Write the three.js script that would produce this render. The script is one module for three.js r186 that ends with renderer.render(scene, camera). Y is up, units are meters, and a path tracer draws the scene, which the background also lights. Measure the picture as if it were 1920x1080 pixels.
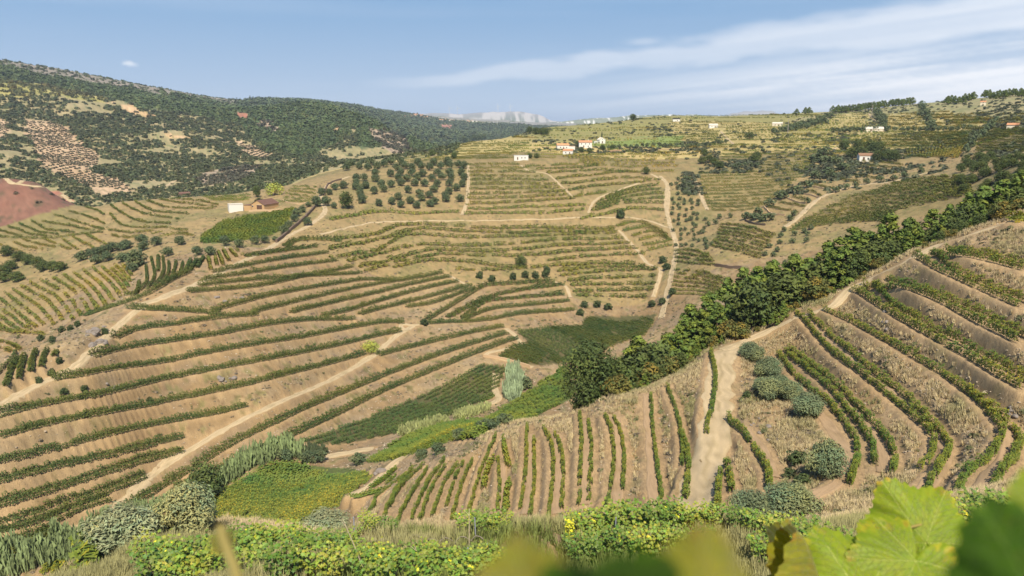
import * as THREE from 'three';
import { mergeGeometries } from 'three/addons/utils/BufferGeometryUtils.js';

// ---------------------------------------------------------------- camera, sky, sun, haze, exposure
const W = 1920, H = 1080, FOV = 42, PITCH = 12 * Math.PI / 180;
const scene = new THREE.Scene();
const camera = new THREE.PerspectiveCamera(FOV, W / H, 0.02, 40000);
camera.rotation.x = -PITCH;
camera.focus = 9; camera.userData.fStop = 8;
const renderer = new THREE.WebGLRenderer({ antialias: true });
renderer.setSize(1024, 576);
renderer.toneMapping = THREE.LinearToneMapping;
renderer.toneMappingExposure = 1.38;
renderer.shadowMap.enabled = true;
scene.fog = new THREE.FogExp2(new THREE.Color().setRGB(0.62, 0.74, 0.95), 0.000048);

const sunDir = new THREE.Vector3(0.06, Math.tan(52 * Math.PI / 180), 1.0).normalize();   // behind the camera, high
const sun = new THREE.DirectionalLight(new THREE.Color().setRGB(1, 0.925, 0.79), 5);
sun.name = 'sun';
sun.position.copy(sunDir).multiplyScalar(600).add(new THREE.Vector3(0, -60, -300));
sun.target.position.set(0, -60, -300); scene.add(sun.target);
sun.castShadow = true; sun.shadow.radius = 1;
Object.assign(sun.shadow.camera, { left: -500, right: 500, top: 500, bottom: -500, near: 1, far: 2000 });
sun.shadow.mapSize.set(4096, 4096);
scene.add(sun);

// ---------------------------------------------------------------- numbers and noise
function rngOf(seed) { let a = seed >>> 0; return () => { a = (a + 0x6d2b79f5) | 0; let t = Math.imul(a ^ (a >>> 15), 1 | a); t = (t + Math.imul(t ^ (t >>> 7), 61 | t)) ^ t; return ((t ^ (t >>> 14)) >>> 0) / 4294967296; }; }
function hash2(ix, iy) { let h = Math.imul(ix | 0, 374761393) ^ Math.imul(iy | 0, 668265263); h = Math.imul(h ^ (h >>> 13), 1274126177); h ^= h >>> 16; return (h >>> 0) / 4294967296; }
function vnoise(x, y) {
  const ix = Math.floor(x), iy = Math.floor(y), fx = x - ix, fy = y - iy, u = fx * fx * (3 - 2 * fx), v = fy * fy * (3 - 2 * fy);
  const a = hash2(ix, iy), b = hash2(ix + 1, iy), c = hash2(ix, iy + 1), d = hash2(ix + 1, iy + 1);
  return a + (b - a) * u + (c - a) * v + (a - b - c + d) * u * v;
}
function fbm(x, y, o = 4) { let s = 0, a = 0.5, n = 0; for (let i = 0; i < o; i++) { s += a * vnoise(x, y); n += a; a *= 0.5; x = x * 2.03 + 17.1; y = y * 2.03 - 9.7; } return s / n; }
const clamp = (x, a = 0, b = 1) => Math.min(b, Math.max(a, x)), lerp = (a, b, t) => a + (b - a) * t;
const smooth = (a, b, x) => { const t = clamp((x - a) / (b - a)); return t * t * (3 - 2 * t); };
const mix3 = (a, b, t) => [lerp(a[0], b[0], t), lerp(a[1], b[1], t), lerp(a[2], b[2], t)];
const css = (h) => { const c = new THREE.Color(h); return [c.r, c.g, c.b]; };

// ---------------------------------------------------------------- the sky: clear blue with a veil of cirrus spreading to the right
{
  const w = 3072, h = 1536, data = new Float32Array(w * h * 4);
  const zen = [0.065, 0.16, 0.37], mid = [0.20, 0.40, 0.68], low = [0.66, 0.765, 0.89], white = [1.02, 1.04, 1.08];
  for (let r = 0; r < h; r++) {
    const el = ((r + 0.5) / h - 0.5) * 180;
    for (let c = 0; c < w; c++) {
      let az = ((c + 0.5) / w - 0.25) * 360; if (az > 180) az -= 360;           // 0 straight ahead, + to the right
      const e = Math.max(0, el);
      let col = e < 11 ? mix3(low, mid, Math.pow(e / 11, 0.65)) : mix3(mid, zen, smooth(11, 45, e));
      if (el > 0 && el < 60) {
        // streaks fan out from a point low on the left: long fibres in a sheared frame
        const u = (az + 13) / 47, wave = 1.2 * (fbm(az * 0.05 + 3, 1.7, 3) - 0.5);
        const main = 2.9 + 4.6 * Math.pow(clamp(u, 0, 2.2), 1.12) + wave;         // height of the main streak
        const fib = fbm(az * 0.055 + el * 0.05, (el - 0.09 * az) * 1.9 + 40, 5), fine = fbm(az * 0.16, (el - 0.11 * az) * 5 + 90, 4);
        const ragged = (fbm(az * 0.22 + 7, el * 0.9 + 2, 4) - 0.5) * 1.7;
        const thick = 0.4 + 1.5 * Math.pow(clamp(u, 0, 2), 1.6);
        let a = smooth(-0.02, 0.2, u) * (1 - smooth(0.35, 1.35, Math.abs(el - main + ragged * clamp(u * 1.5 + .2)) / thick)) * (0.40 + 0.65 * fib) * (0.35 + 0.6 * clamp(u));
        const under = clamp((main - 0.6 - el) / 2) * smooth(0.12, 0.75, u) * smooth(0.3, 1.8, el);    // veil below it
        a = Math.max(a, under * (0.22 + 0.78 * smooth(0.30, 0.62, fib * 0.75 + fine * 0.25)) * (0.15 + 0.95 * clamp(u * 1.3)));
        a = Math.max(a, clamp(u - 0.75) * 1.2 * smooth(0.34, 0.66, fib) * (1 - smooth(main + 1, main + 5, el)) );
        const s2 = Math.exp(-Math.pow((el - 4.45 - 0.03 * (az - 3)) / 0.13, 2)) * smooth(0.5, 3, az) * (1 - smooth(8, 12, az)) * 0.45 * (0.5 + fine); // thin upper streak
        const s3 = Math.exp(-Math.pow((el - 6.1 - 0.04 * (az - 9.6)) / 0.22, 2) - Math.pow((az - 9.6) / 1.1, 2)) * 0.35 * (0.6 + fine);
        const p = (az + 26.1) / 0.5, q = (el - 4.15 + (az + 26.1) * 0.1) / 0.16;
        const puff = clamp(1.15 - p * p - q * q * (q > 0 ? 1 : 2.2) + (fbm(az * 6, el * 9, 4) - 0.5) * 1.5) * 0.75;
        const band = smooth(0.3, 0.75, fbm(az * 0.03 - 8, el * 0.45 + 5, 4)) * 0.14 * smooth(0.5, 3, el);
        a = clamp(Math.max(a, s2, s3, puff, band) * 0.92);
        col = mix3(col, white, a);
      }
      const o = (r * w + c) * 4; data[o] = col[0] / 1.38; data[o + 1] = col[1] / 1.38; data[o + 2] = col[2] / 1.38; data[o + 3] = 1;
    }
  }
  const sky = new THREE.DataTexture(data, w, h, THREE.RGBAFormat, THREE.FloatType);
  sky.mapping = THREE.EquirectangularReflectionMapping; sky.magFilter = THREE.LinearFilter; sky.colorSpace = THREE.LinearSRGBColorSpace; sky.needsUpdate = true;
  scene.background = sky; scene.environment = sky;
}
// ---------------------------------------------------------------- the land: one height field over azimuth and distance
const FPX = (H / 2) / Math.tan(FOV * Math.PI / 360), CP = Math.cos(PITCH), SP = Math.sin(PITCH);
function sight(px, py) {                        // a direction: azimuth and rise per metre
  const u = (px - W / 2) / FPX, v = (H / 2 - py) / FPX, y = v * CP - SP, f = CP + v * SP;
  return [Math.atan2(u, f), y / Math.hypot(u, f)];
}
function project(x, y, z) { const f = -z, zc = f * CP - y * SP, yc = y * CP + f * SP; return [W / 2 + FPX * x / zc, H / 2 - FPX * yc / zc]; }
const surveyed = [];
const seen = (px, py, d) => { const [az, s] = sight(px, py); surveyed.push([az, Math.log(d), s]); };
const known = (px, d, h) => { const [az] = sight(px, 540); surveyed.push([az, Math.log(d), h / d]); };
// what is in view: column, then [row, distance] pairs
const V = (px, ...list) => list.forEach(([py, d]) => seen(px, py, d));
const K = (px, ...list) => list.forEach(([d, h]) => known(px, d, h));
V(0, [800, 245], [900, 232], [1000, 222], [1070, 215], [760, 252], [700, 335], [640, 400], [560, 480], [520, 540], [440, 650], [415, 700], [335, 780]);
V(0, [300, 1150], [250, 1450], [200, 1800], [155, 2150], [115, 3200]);
V(150, [700, 265], [800, 250], [900, 235], [1000, 222], [655, 278], [610, 345], [540, 430], [490, 500], [440, 600], [389, 705]); V(220, [380, 695]); V(40, [417, 680]); V(400, [367, 690]);
V(75, [345, 760]); K(75, [860, -78]); K(0, [880, -75]);
V(150, [360, 960], [330, 1100], [250, 1500], [190, 2000], [137, 3300]); K(150, [800, -80]);
V(300, [610, 305], [700, 282], [800, 258], [900, 240], [960, 225], [555, 325], [500, 400], [470, 450], [430, 540], [373, 700]);
V(300, [360, 960], [300, 1250], [230, 1700], [190, 2300], [166, 3400]); K(300, [790, -76]);
V(500, [540, 355], [640, 305], [740, 270], [820, 250], [870, 235], [470, 410], [440, 470], [400, 540], [375, 600], [354, 690]);
V(500, [343, 920], [310, 1180], [250, 1800], [218, 2800], [191, 3900]); K(500, [780, -66]);
V(600, [410, 500], [380, 560], [330, 760], [312, 900], [560, 365]); V(620, [340, 660]);
V(700, [800, 265], [700, 310], [600, 360], [520, 415], [450, 470], [400, 530], [340, 640], [312, 760]); V(740, [293, 900]); K(700, [1050, -52]);
V(700, [285, 1400], [231, 1950]); K(700, [2500, -60]); V(700, [228, 3300], [215, 3900], [206, 4800]); V(640, [217, 2300]); K(640, [2900, 40]); V(560, [210, 2600], [197, 3500]); V(640, [199, 4400]);
V(850, [760, 285], [700, 312], [640, 345], [520, 430], [420, 520], [340, 640], [300, 760]); V(880, [268, 1000]); K(850, [1250, -55]);
V(780, [264, 1650]); K(780, [2150, -100]); V(800, [262, 3000], [240, 4300], [218, 6200]);
V(1000, [720, 300], [640, 350], [560, 405], [480, 470], [400, 545], [330, 650], [295, 745], [262, 1000], [243, 1350]); K(1000, [1700, -40], [3000, -60]); V(1000, [238, 5200]);
V(1200, [600, 400], [540, 440], [450, 520], [380, 610], [320, 720], [285, 850], [255, 1100], [222, 1850]); K(1200, [2500, 5], [5000, 0]);
V(1340, [478, 440], [420, 540], [350, 650], [290, 800], [250, 1050], [219, 1750]); K(1340, [2500, 10], [5000, 0]);
V(1340, [655, 166]); K(1340, [190, -54], [205, -60], [235, -74], [275, -89], [315, -93], [365, -86]);
V(1240, [722, 150]); K(1240, [175, -63], [205, -78], [250, -96], [320, -105]);
V(1130, [752, 145]); K(1130, [165, -64], [190, -78], [220, -94]); V(1040, [770, 262], [740, 282]);
V(1500, [583, 180], [440, 460], [400, 510], [340, 620], [280, 800], [240, 1050], [214, 1500]); K(1500, [200, -46], [230, -60], [280, -75], [330, -76], [390, -68], [2200, 5], [5000, 0]);
V(1620, [527, 186]); K(1620, [206, -39], [235, -51], [285, -65], [340, -65]);
V(1700, [480, 187], [352, 520], [325, 600], [290, 750], [250, 950], [215, 1250], [196, 1500]); K(1700, [207, -32.5], [235, -43], [285, -55], [340, -54], [420, -45], [2200, 20], [5000, 0]);
V(1810, [438, 188]); K(1810, [208, -27], [240, -36], [300, -45], [380, -40]);
V(1920, [402, 190], [310, 420], [290, 520], [240, 720], [200, 950], [177, 1200]); K(1920, [207, -20], [240, -29], [310, -34], [2200, 30], [5000, 0]);
V(1920, [510, 165], [600, 143], [730, 120], [870, 106]); V(1700, [600, 155], [740, 128], [930, 90]); V(1760, [475, 182], [840, 110]);
V(1620, [545, 184], [650, 150]); V(1600, [800, 120]); V(1560, [890, 100]); V(1890, [850, 104]); V(1820, [935, 87]);
V(1470, [660, 168], [960, 86]); V(1350, [800, 122]); V(1300, [955, 93]); V(1225, [800, 132], [950, 100]); V(1100, [783, 141], [860, 121], [950, 105]);
V(960, [812, 148], [890, 127], [975, 110]); V(850, [862, 150], [920, 135], [960, 124]); V(760, [915, 146], [970, 124]); V(690, [955, 140], [985, 121]);
V(900, [800, 236]); V(740, [872, 192]); V(850, [800, 228]); V(620, [850, 242]); V(560, [930, 208]); V(450, [960, 208]); V(660, [925, 185]);
// slopes just below the camera and the hidden foot of the hillside
for (const px of [-300, 0, 500, 960, 1400, 1920, 2250]) K(px, [1.2, -1.75], [3, -3.0], [10, -8.2], [20, -14.8]);
for (const px of [500, 800, 1000, 1340, 1500, 1700]) V(px, [1080, 33]); V(1920, [1075, 36], [1000, 44]); V(0, [1180, 40]); V(250, [1150, 40]);
V(1000, [985, 42]); K(1000, [52, -31], [75, -46], [95, -55.5]); V(700, [995, 46]); K(700, [58, -35], [80, -49], [102, -60]); V(1340, [978, 42]); K(1340, [54, -31.5], [72, -41]);
V(500, [1050, 50]); V(420, [1058, 50]); V(610, [1005, 86]); K(610, [60, -35.5], [110, -66], [150, -90]); V(330, [1035, 80]); V(240, [1073, 76]); K(330, [110, -68], [150, -92]); K(150, [80, -50], [120, -75], [160, -95]); K(480, [120, -74], [160, -96]);
V(1500, [1005, 42]); K(1500, [56, -31], [72, -39]); V(1700, [1025, 40]); K(1700, [55, -27.5], [72, -35]); K(1920, [62, -27], [80, -33.5]);
K(0, [80, -49], [140, -87], [180, -104]);
K(-300, [100, -60], [215, -103], [245, -80], [400, -92], [700, -60], [1200, -20], [2000, 110], [3200, 260]);
K(2250, [60, -22], [110, -28], [165, -14], [200, -8], [300, -20], [500, 2], [900, 35], [1300, 60], [3000, 40], [6000, 0]);
for (const px of [-300, 0, 300, 600]) K(px, [7000, 60]);
const AZK = 2.2, NS = surveyed.length, phi = (r2) => r2 < 1e-12 ? 0 : r2 * Math.log(r2);
const weights = (() => {                                  // thin plate through the survey
  const n = NS + 3, A = [];
  for (let i = 0; i < NS; i++) {
    const row = new Float64Array(n + 1), [a, l, s] = surveyed[i];
    for (let j = 0; j < NS; j++) { const b = surveyed[j]; row[j] = phi(((a - b[0]) * AZK) ** 2 + (l - b[1]) ** 2); }
    row[i] += 4e-4; row[NS] = 1; row[NS + 1] = a * AZK; row[NS + 2] = l; row[n] = s; A.push(row);
  }
  for (let k = 0; k < 3; k++) { const row = new Float64Array(n + 1); surveyed.forEach(([a, l], j) => { row[j] = [1, a * AZK, l][k]; }); A.push(row); }
  for (let c = 0; c < n; c++) {
    let p = c; for (let r = c + 1; r < n; r++) if (Math.abs(A[r][c]) > Math.abs(A[p][c])) p = r;
    [A[c], A[p]] = [A[p], A[c]];
    for (let r = c + 1; r < n; r++) { const f = A[r][c] / A[c][c]; if (f) for (let k = c; k <= n; k++) A[r][k] -= f * A[c][k]; }
  }
  const x = new Float64Array(n);
  for (let r = n - 1; r >= 0; r--) { let s = A[r][n]; for (let k = r + 1; k < n; k++) s -= A[r][k] * x[k]; x[r] = s / A[r][r]; }
  return x;
})();
// grid: rings closest together where the near slopes are
const AZ0 = -0.72, AZ1 = 0.72, NA = 790, dists = [];
for (let d = 1.2; d < 7000;) { dists.push(d); d *= d < 30 ? 1.05 : d < 75 ? 1.016 : d < 190 ? 1.0052 : d < 480 ? 1.0048 : d < 1500 ? 1.008 : 1.014; }
const NR = dists.length, SG = new Float32Array(NR * NA), HG = new Float32Array(NR * NA);
{
  const step = 4, cols = Math.ceil((NA - 1) / step) + 1, coarse = new Float32Array(NR * cols);   // the plate is smooth: every 4th azimuth, cubic between
  for (let i = 0; i < NR; i++) {
    const l = Math.log(dists[i]);
    for (let c = 0; c < cols; c++) {
      const a = (AZ0 + (AZ1 - AZ0) * Math.min(c * step, NA - 1 + step) / (NA - 1)); let s = weights[NS] + weights[NS + 1] * a * AZK + weights[NS + 2] * l;
      for (let k = 0; k < NS; k++) { const q = surveyed[k], dx = (a - q[0]) * AZK, dy = l - q[1], r2 = dx * dx + dy * dy; s += weights[k] * phi(r2); }
      coarse[i * cols + c] = s;
    }
    for (let j = 0; j < NA; j++) {
      const c = Math.min(cols - 2, Math.floor(j / step)), t = j / step - c, at = (k) => coarse[i * cols + clamp(k, 0, cols - 1)];
      const p0 = at(c - 1), p1 = at(c), p2 = at(c + 1), p3 = at(c + 2);
      SG[i * NA + j] = p1 + 0.5 * t * (p2 - p0 + t * (2 * p0 - 5 * p1 + 4 * p2 - p3 + t * (3 * (p1 - p2) + p3 - p0)));
    }
  }
}
const colOf = (az) => clamp((az - AZ0) / (AZ1 - AZ0) * (NA - 1), 0, NA - 1.001);
function ringOf(d) { let a = 0, b = NR - 1; if (d <= dists[0]) return 0; if (d >= dists[b]) return b - 0.001; while (b - a > 1) { const m = (a + b) >> 1; if (dists[m] <= d) a = m; else b = m; } return a + (d - dists[a]) / (dists[b] - dists[a]); }
function sample(G, x, z) {
  const c = colOf(Math.atan2(x, -z)), r = ringOf(Math.hypot(x, z)), i = Math.floor(r), j = Math.floor(c), v = r - i, u = c - j, o = i * NA + j;
  return (G[o] * (1 - u) + G[o + 1] * u) * (1 - v) + (G[o + NA] * (1 - u) + G[o + NA + 1] * u) * v;
}
const ground = (x, z) => sample(HG, x, z);
function pick(px, py, dmin = 56, dmax = 1e9) {              // where a sight line meets the land
  const [az, s] = sight(px, py), c = colOf(az), j = Math.floor(c), u = c - j; let last = -9;
  for (let i = Math.ceil(ringOf(dmin)); i < NR; i++) {
    const v = SG[i * NA + j] * (1 - u) + SG[i * NA + j + 1] * u;
    if (v >= s) { const t = last > -9 ? clamp((s - last) / (v - last)) : 0, d = lerp(i ? dists[i - 1] : dists[0], dists[i], t); return d > dmax ? null : { x: d * Math.sin(az), z: -d * Math.cos(az), d, az }; }
    last = v;
  }
  return null;
}
// ---------------------------------------------------------------- where the vine rows and tracks run
const ordinal = (n) => { const a = ['', 'first', 'second', 'third', 'fourth', 'fifth', 'sixth', 'seventh', 'eighth', 'ninth', 'tenth', 'eleventh', 'twelfth', 'thirteenth', 'fourteenth', 'fifteenth', 'sixteenth', 'seventeenth', 'eighteenth', 'nineteenth'], t = ['', '', 'twenty', 'thirty', 'forty', 'fifty', 'sixty', 'seventy', 'eighty', 'ninety'], e = ['', '', 'twentieth', 'thirtieth', 'fortieth', 'fiftieth', 'sixtieth', 'seventieth', 'eightieth', 'ninetieth']; return n < 20 ? a[n] : n % 10 ? t[Math.floor(n / 10)] + '-' + a[n % 10] : e[n / 10]; };
const pairs = (l) => { const r = []; for (let i = 0; i < l.length; i += 2) r.push([l[i], l[i + 1]]); return r; };
function resample(p, n) {                                    // n points evenly along a polyline
  const L = [0]; for (let i = 1; i < p.length; i++) L.push(L[i - 1] + Math.hypot(p[i][0] - p[i - 1][0], p[i][1] - p[i - 1][1]));
  const out = []; let k = 0;
  for (let i = 0; i < n; i++) { const s = L[L.length - 1] * i / (n - 1); while (k < p.length - 2 && L[k + 1] < s) k++; const t = (s - L[k]) / Math.max(1e-9, L[k + 1] - L[k]); out.push([lerp(p[k][0], p[k + 1][0], t), lerp(p[k][1], p[k + 1][1], t)]); }
  return out;
}
function curve(p) { return p.length < 3 ? resample(p, 12) : new THREE.CatmullRomCurve3(p.map(([x, y]) => new THREE.Vector3(x, y, 0)), false, 'centripetal').getSpacedPoints(Math.max(16, p.length * 8)).map((v) => [v.x, v.y]); }
function toLand(p, step, opt = {}) {                         // a polyline of image points becomes a path on the land
  const w = []; for (const [x, y] of curve(p)) { const q = pick(x, y, opt.dmin ?? 56, opt.dmax); if (q && (!w.length || Math.abs(q.d - w[w.length - 1][2]) < Math.max(12, q.d * 0.16))) w.push([q.x, q.z, q.d]); }
  if (w.length < 2) return null;
  let len = 0; for (let i = 1; i < w.length; i++) len += Math.hypot(w[i][0] - w[i - 1][0], w[i][1] - w[i - 1][1]);
  if (len < 2) return null;
  return { pts: resample(w, Math.max(3, Math.round(len / step) + 1)), len, d: w[w.length >> 1][2] };
}
const rows = [];
// frame [x, y, s]: the list's numbers divided by s, added to x, y
function plant(frame, desc, from, tone, opt, ...lists) {
  const [ox, oy, sc] = frame, made = [];
  for (const l of lists.flat(0)) { const p = pairs(l).map(([x, y]) => [ox + x / sc, oy + y / sc]), q = toLand(p, 1.0, opt); if (q) made.push({ ...q, tone, opt, mid: p[p.length >> 1] }); }
  const key = { top: (r) => r.mid[1], left: (r) => r.mid[0], right: (r) => -r.mid[0] }[from]; made.sort((a, b) => key(a) - key(b));
  made.forEach((r, i) => { r.desc = desc; r.place = made.length === 1 ? '' : ordinal(i + 1) + ' from the ' + from; rows.push(r); });
}
function fan(n, ...guides) {                                  // n rows between guide rows
  const g = guides.map((l) => resample(curve(pairs(l)), 7)), out = [];
  for (let i = 0; i < n; i++) { const s = (g.length - 1) * i / Math.max(1, n - 1), k = Math.min(g.length - 2, Math.floor(s)), t = s - k; out.push(g[k].flatMap(([x, y], m) => [lerp(x, g[k + 1][m][0], t), lerp(y, g[k + 1][m][1], t)])); }
  return out;
}
// parallel rows a fixed number of metres apart across a patch of land
function hatch(frame, poly, dir, spacing, desc, from, tone, opt = {}) {
  const [ox, oy, sc] = frame, P = pairs(poly).map(([x, y]) => [ox + x / sc, oy + y / sc]), wp = P.map(([x, y]) => pick(x, y, opt.dmin)).filter(Boolean).map((q) => [q.x, q.z]);
  const a = pick(ox + dir[0] / sc, oy + dir[1] / sc, opt.dmin), b = pick(ox + dir[2] / sc, oy + dir[3] / sc, opt.dmin); if (!a || !b) return;
  const L = Math.hypot(b.x - a.x, b.z - a.z), ux = (b.x - a.x) / L, uz = (b.z - a.z) / L, across = wp.map(([x, z]) => x * -uz + z * ux), made = [];
  for (let s = Math.min(...across) + spacing / 2; s < Math.max(...across); s += spacing) {
    const hits = [];
    for (let i = 0; i < wp.length; i++) { const j = (i + 1) % wp.length, p = across[i] - s, q = across[j] - s; if (p * q < 0) { const t = p / (p - q); hits.push((wp[i][0] + (wp[j][0] - wp[i][0]) * t) * ux + (wp[i][1] + (wp[j][1] - wp[i][1]) * t) * uz); } }
    hits.sort((m, n) => m - n);
    for (let i = 0; i + 1 < hits.length; i += 2) {
      const l0 = hits[i], l1 = hits[i + 1], n = Math.max(3, Math.round((l1 - l0) / 1.0) + 1); if (l1 - l0 < 4) continue;
      const pts = Array.from({ length: n }, (_, k) => { const l = lerp(l0, l1, k / (n - 1)); return [l * ux - s * uz, l * uz + s * ux]; }), m = pts[n >> 1];
      made.push({ pts, len: l1 - l0, d: Math.hypot(...m), tone, opt, mid: project(m[0], sample(SG, ...m) * Math.hypot(...m), m[1]) });
    }
  }
  const key = { top: (r) => r.mid[1], left: (r) => r.mid[0] }[from]; made.sort((p, q) => key(p) - key(q));
  made.forEach((r, i) => { r.desc = desc; r.place = ordinal(i + 1) + ' from the ' + from; rows.push(r); });
}
const A4 = [0, 420, 3], A5 = [640, 380, 3], A6 = [1280, 380, 3], A7 = [0, 720, 3], A8 = [640, 720, 3], A9 = [1280, 720, 3], A1 = [0, 80, 3], A2 = [640, 80, 3], A3 = [1280, 80, 3], A0 = [380, 300, 6];
const two = { double: 1 }, one = { slim: 1.5 };
// the steep brown terraces on the left
plant(A4, 'on the brown terraces left of the winding track', 'top', 'deep', two,
  [725, 475, 900, 485, 1080, 497, 1255, 510], [645, 650, 760, 600, 1000, 565, 1240, 530, 1340, 520, 1450, 522], [520, 750, 700, 705, 950, 665, 1240, 620, 1500, 570, 1740, 545, 1990, 542],
  [300, 880, 500, 845, 700, 810, 900, 785, 1200, 720, 1500, 670, 1700, 640, 1920, 596, 2170, 556, 2270, 558], [0, 1075, 300, 1010, 600, 955, 850, 895, 1100, 840, 1300, 800, 1600, 745, 1920, 680, 2120, 632, 2250, 604],
  [5, 1200, 200, 1145, 540, 1075, 800, 1030, 1060, 975, 1300, 925, 1600, 850, 1920, 770, 2050, 730], [-20, 1338, 300, 1270, 600, 1190, 900, 1125, 1200, 1070, 1385, 1020], [-20, 1453, 300, 1375, 600, 1305, 850, 1245, 1030, 1200],
  [-20, 1585, 300, 1495, 600, 1400, 850, 1325, 1035, 1275], [-20, 1705, 300, 1605, 600, 1500, 820, 1420], [-20, 1775, 250, 1695, 450, 1610, 620, 1545], [-20, 1880, 150, 1810, 300, 1745]);
plant([0, 0, 1], 'on the slope below the winding track', 'top', 'deep', two, [710, 667, 790, 647, 873, 627, 942, 613], [227, 960, 300, 917, 367, 875, 433, 833, 500, 800, 567, 768, 640, 738, 740, 697, 840, 660, 952, 625], [330, 920, 360, 907, 413, 880, 483, 847, 567, 807, 640, 773, 720, 733, 807, 697, 890, 663, 968, 635]);
// terraces round the upper bend, middle of the hill
plant(A4, 'on the terraces just below the ridge road', 'top', 'deep', two, [1060, 385, 1300, 370, 1500, 345, 1700, 300, 1980, 245], [1120, 350, 1350, 325, 1600, 305, 2030, 282], [1145, 315, 1400, 280, 1650, 240, 1895, 210], [1210, 275, 1500, 215, 1840, 165], [1390, 185, 1600, 155, 1780, 130], [1605, 130, 1660, 100, 1720, 92], [1700, 85, 1930, 98]);
plant(A5, 'on the hillside terraces below the lone dark tree', 'top', 'deep', two, [-720, 610, -420, 530, 0, 455, 120, 437, 300, 440], [-500, 620, 0, 500, 180, 465, 400, 430, 570, 397], [-280, 620, 0, 555, 200, 510, 400, 460, 612, 418], [-100, 635, 0, 620, 200, 560, 450, 490, 655, 445], [105, 630, 300, 580, 500, 530, 725, 468], [370, 590, 500, 570, 620, 530, 745, 482]);
plant(A5, 'in the fan of terraces above the dark ravine vineyard', 'top', 'deep', two, [780, 475, 950, 455, 1185, 445], [605, 650, 750, 570, 850, 530, 1050, 490, 1245, 465], [690, 655, 790, 570, 1000, 540, 1250, 520], [690, 662, 830, 605, 1050, 580, 1280, 555], [490, 680, 800, 665, 1000, 630, 1310, 608], [480, 665, 620, 580, 780, 480]);
plant(A5, 'in the broad belt of wavy terraces mid hill', 'top', 'olive', one, [-30, 210, 200, 180, 300, 140, 500, 130, 800, 145, 1100, 145, 1540, 150], [-60, 265, 250, 200, 420, 155, 700, 165, 1000, 170, 1540, 160], [-60, 312, 200, 270, 350, 190, 700, 200, 1100, 190, 1400, 175, 1560, 172], [40, 335, 250, 280, 450, 240, 650, 245, 900, 240, 1200, 215, 1580, 205], [105, 360, 300, 320, 500, 270, 800, 280, 1100, 260, 1350, 240, 1620, 230], [135, 385, 350, 330, 550, 295, 800, 305, 1100, 300, 1400, 270, 1660, 260], [280, 370, 500, 330, 700, 340, 900, 365, 1030, 370], [1170, 330, 1400, 305, 1700, 290], [650, 382, 900, 380, 1220, 357, 1450, 345, 1650, 345]);
plant(A5, 'in the small curved patch left of the dirt lane', 'top', 'olive', one, [1550, 135, 1650, 110, 1740, 130], [1590, 160, 1720, 140, 1800, 165], [1640, 190, 1760, 165, 1830, 190], [1680, 215, 1790, 190, 1850, 215], [1700, 245, 1840, 217], [1730, 270, 1850, 240]);
plant(A5, 'in the square patch beside the light dirt loop', 'top', 'olive', one, [1225, 390, 1450, 362, 1700, 364], [1240, 412, 1500, 387, 1770, 377], [1280, 440, 1500, 425, 1760, 418], [1280, 465, 1760, 460], [1310, 500, 1750, 495], [1330, 525, 1720, 535]);
plant(A2, 'on the long terraces below the olive grove', 'top', 'bright', one, [-60, 1000, 220, 958, 400, 967, 670, 957], [695, 965, 900, 962, 1150, 962, 1370, 940], [700, 940, 1000, 930, 1380, 915], [1350, 995, 1500, 965, 1640, 935, 1820, 945]);
plant(A2, 'in the even block right of the olive grove', 'top', 'olive', one, ...fan(10, [705, 690, 850, 688, 1010, 686], [735, 785, 950, 785, 1200, 788], [706, 912, 1000, 900, 1310, 878]));
plant(A2, 'below the white hilltop houses', 'top', 'olive', one, [1040, 700, 1250, 690, 1330, 690], [1100, 715, 1330, 705, 1460, 690], [1160, 737, 1350, 722, 1540, 720], [1210, 767, 1400, 750, 1560, 730, 1700, 732], [1230, 797, 1400, 785, 1600, 762, 1720, 764], [1280, 835, 1400, 812, 1600, 797, 1790, 772], [1310, 872, 1400, 857, 1490, 845]);
plant(A2, 'in the fan beside the straight dirt lane', 'top', 'olive', one, ...fan(5, [1490, 868, 1620, 828, 1790, 800], [1440, 910, 1600, 872, 1815, 850], [1410, 948, 1580, 908, 1815, 905]));
plant(A2, 'on the flat terraces under the bare bank', 'top', 'yellow', one, ...fan(5, [1250, 642, 1600, 632, 1890, 620], [1370, 688, 1650, 702, 1890, 694]), [1550, 727, 1870, 727]);
// beyond the ridge road on the left
plant(A4, 'on the pale far side of the ridge road', 'left', 'yellow', {}, ...fan(18, [-90, 520, 20, 590, 110, 640], [0, 400, 110, 500, 215, 580], [160, 340, 330, 440, 400, 550], [370, 290, 480, 370, 560, 480], [560, 250, 640, 320, 700, 390], [690, 240, 720, 270, 745, 300]));
plant(A4, 'in the comb of short dark rows past the bend', 'left', 'deep', {}, [782, 335, 770, 390, 712, 420], [822, 240, 825, 330, 790, 380], [850, 190, 870, 300, 830, 370], [890, 185, 890, 270], [917, 190, 920, 280, 860, 360], [952, 220, 945, 290, 900, 340], [995, 220, 970, 290, 940, 330], [1030, 220, 1010, 290, 980, 310], [1070, 212, 1045, 275], [1105, 207, 1070, 265], [1145, 192, 1110, 250]);
plant(A4, 'in the yellowing rows near the wall', 'left', 'yellow', {}, [1170, 190, 1185, 265], [1205, 170, 1222, 250], [1228, 162, 1255, 235], [1255, 152, 1290, 215], [1295, 147, 1332, 192], [1330, 150, 1365, 180]);
plant(A4, 'as a long hedge along the ridge road', 'top', 'deep', two, [480, 527, 640, 470, 820, 400, 960, 320, 1062, 272]);
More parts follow.
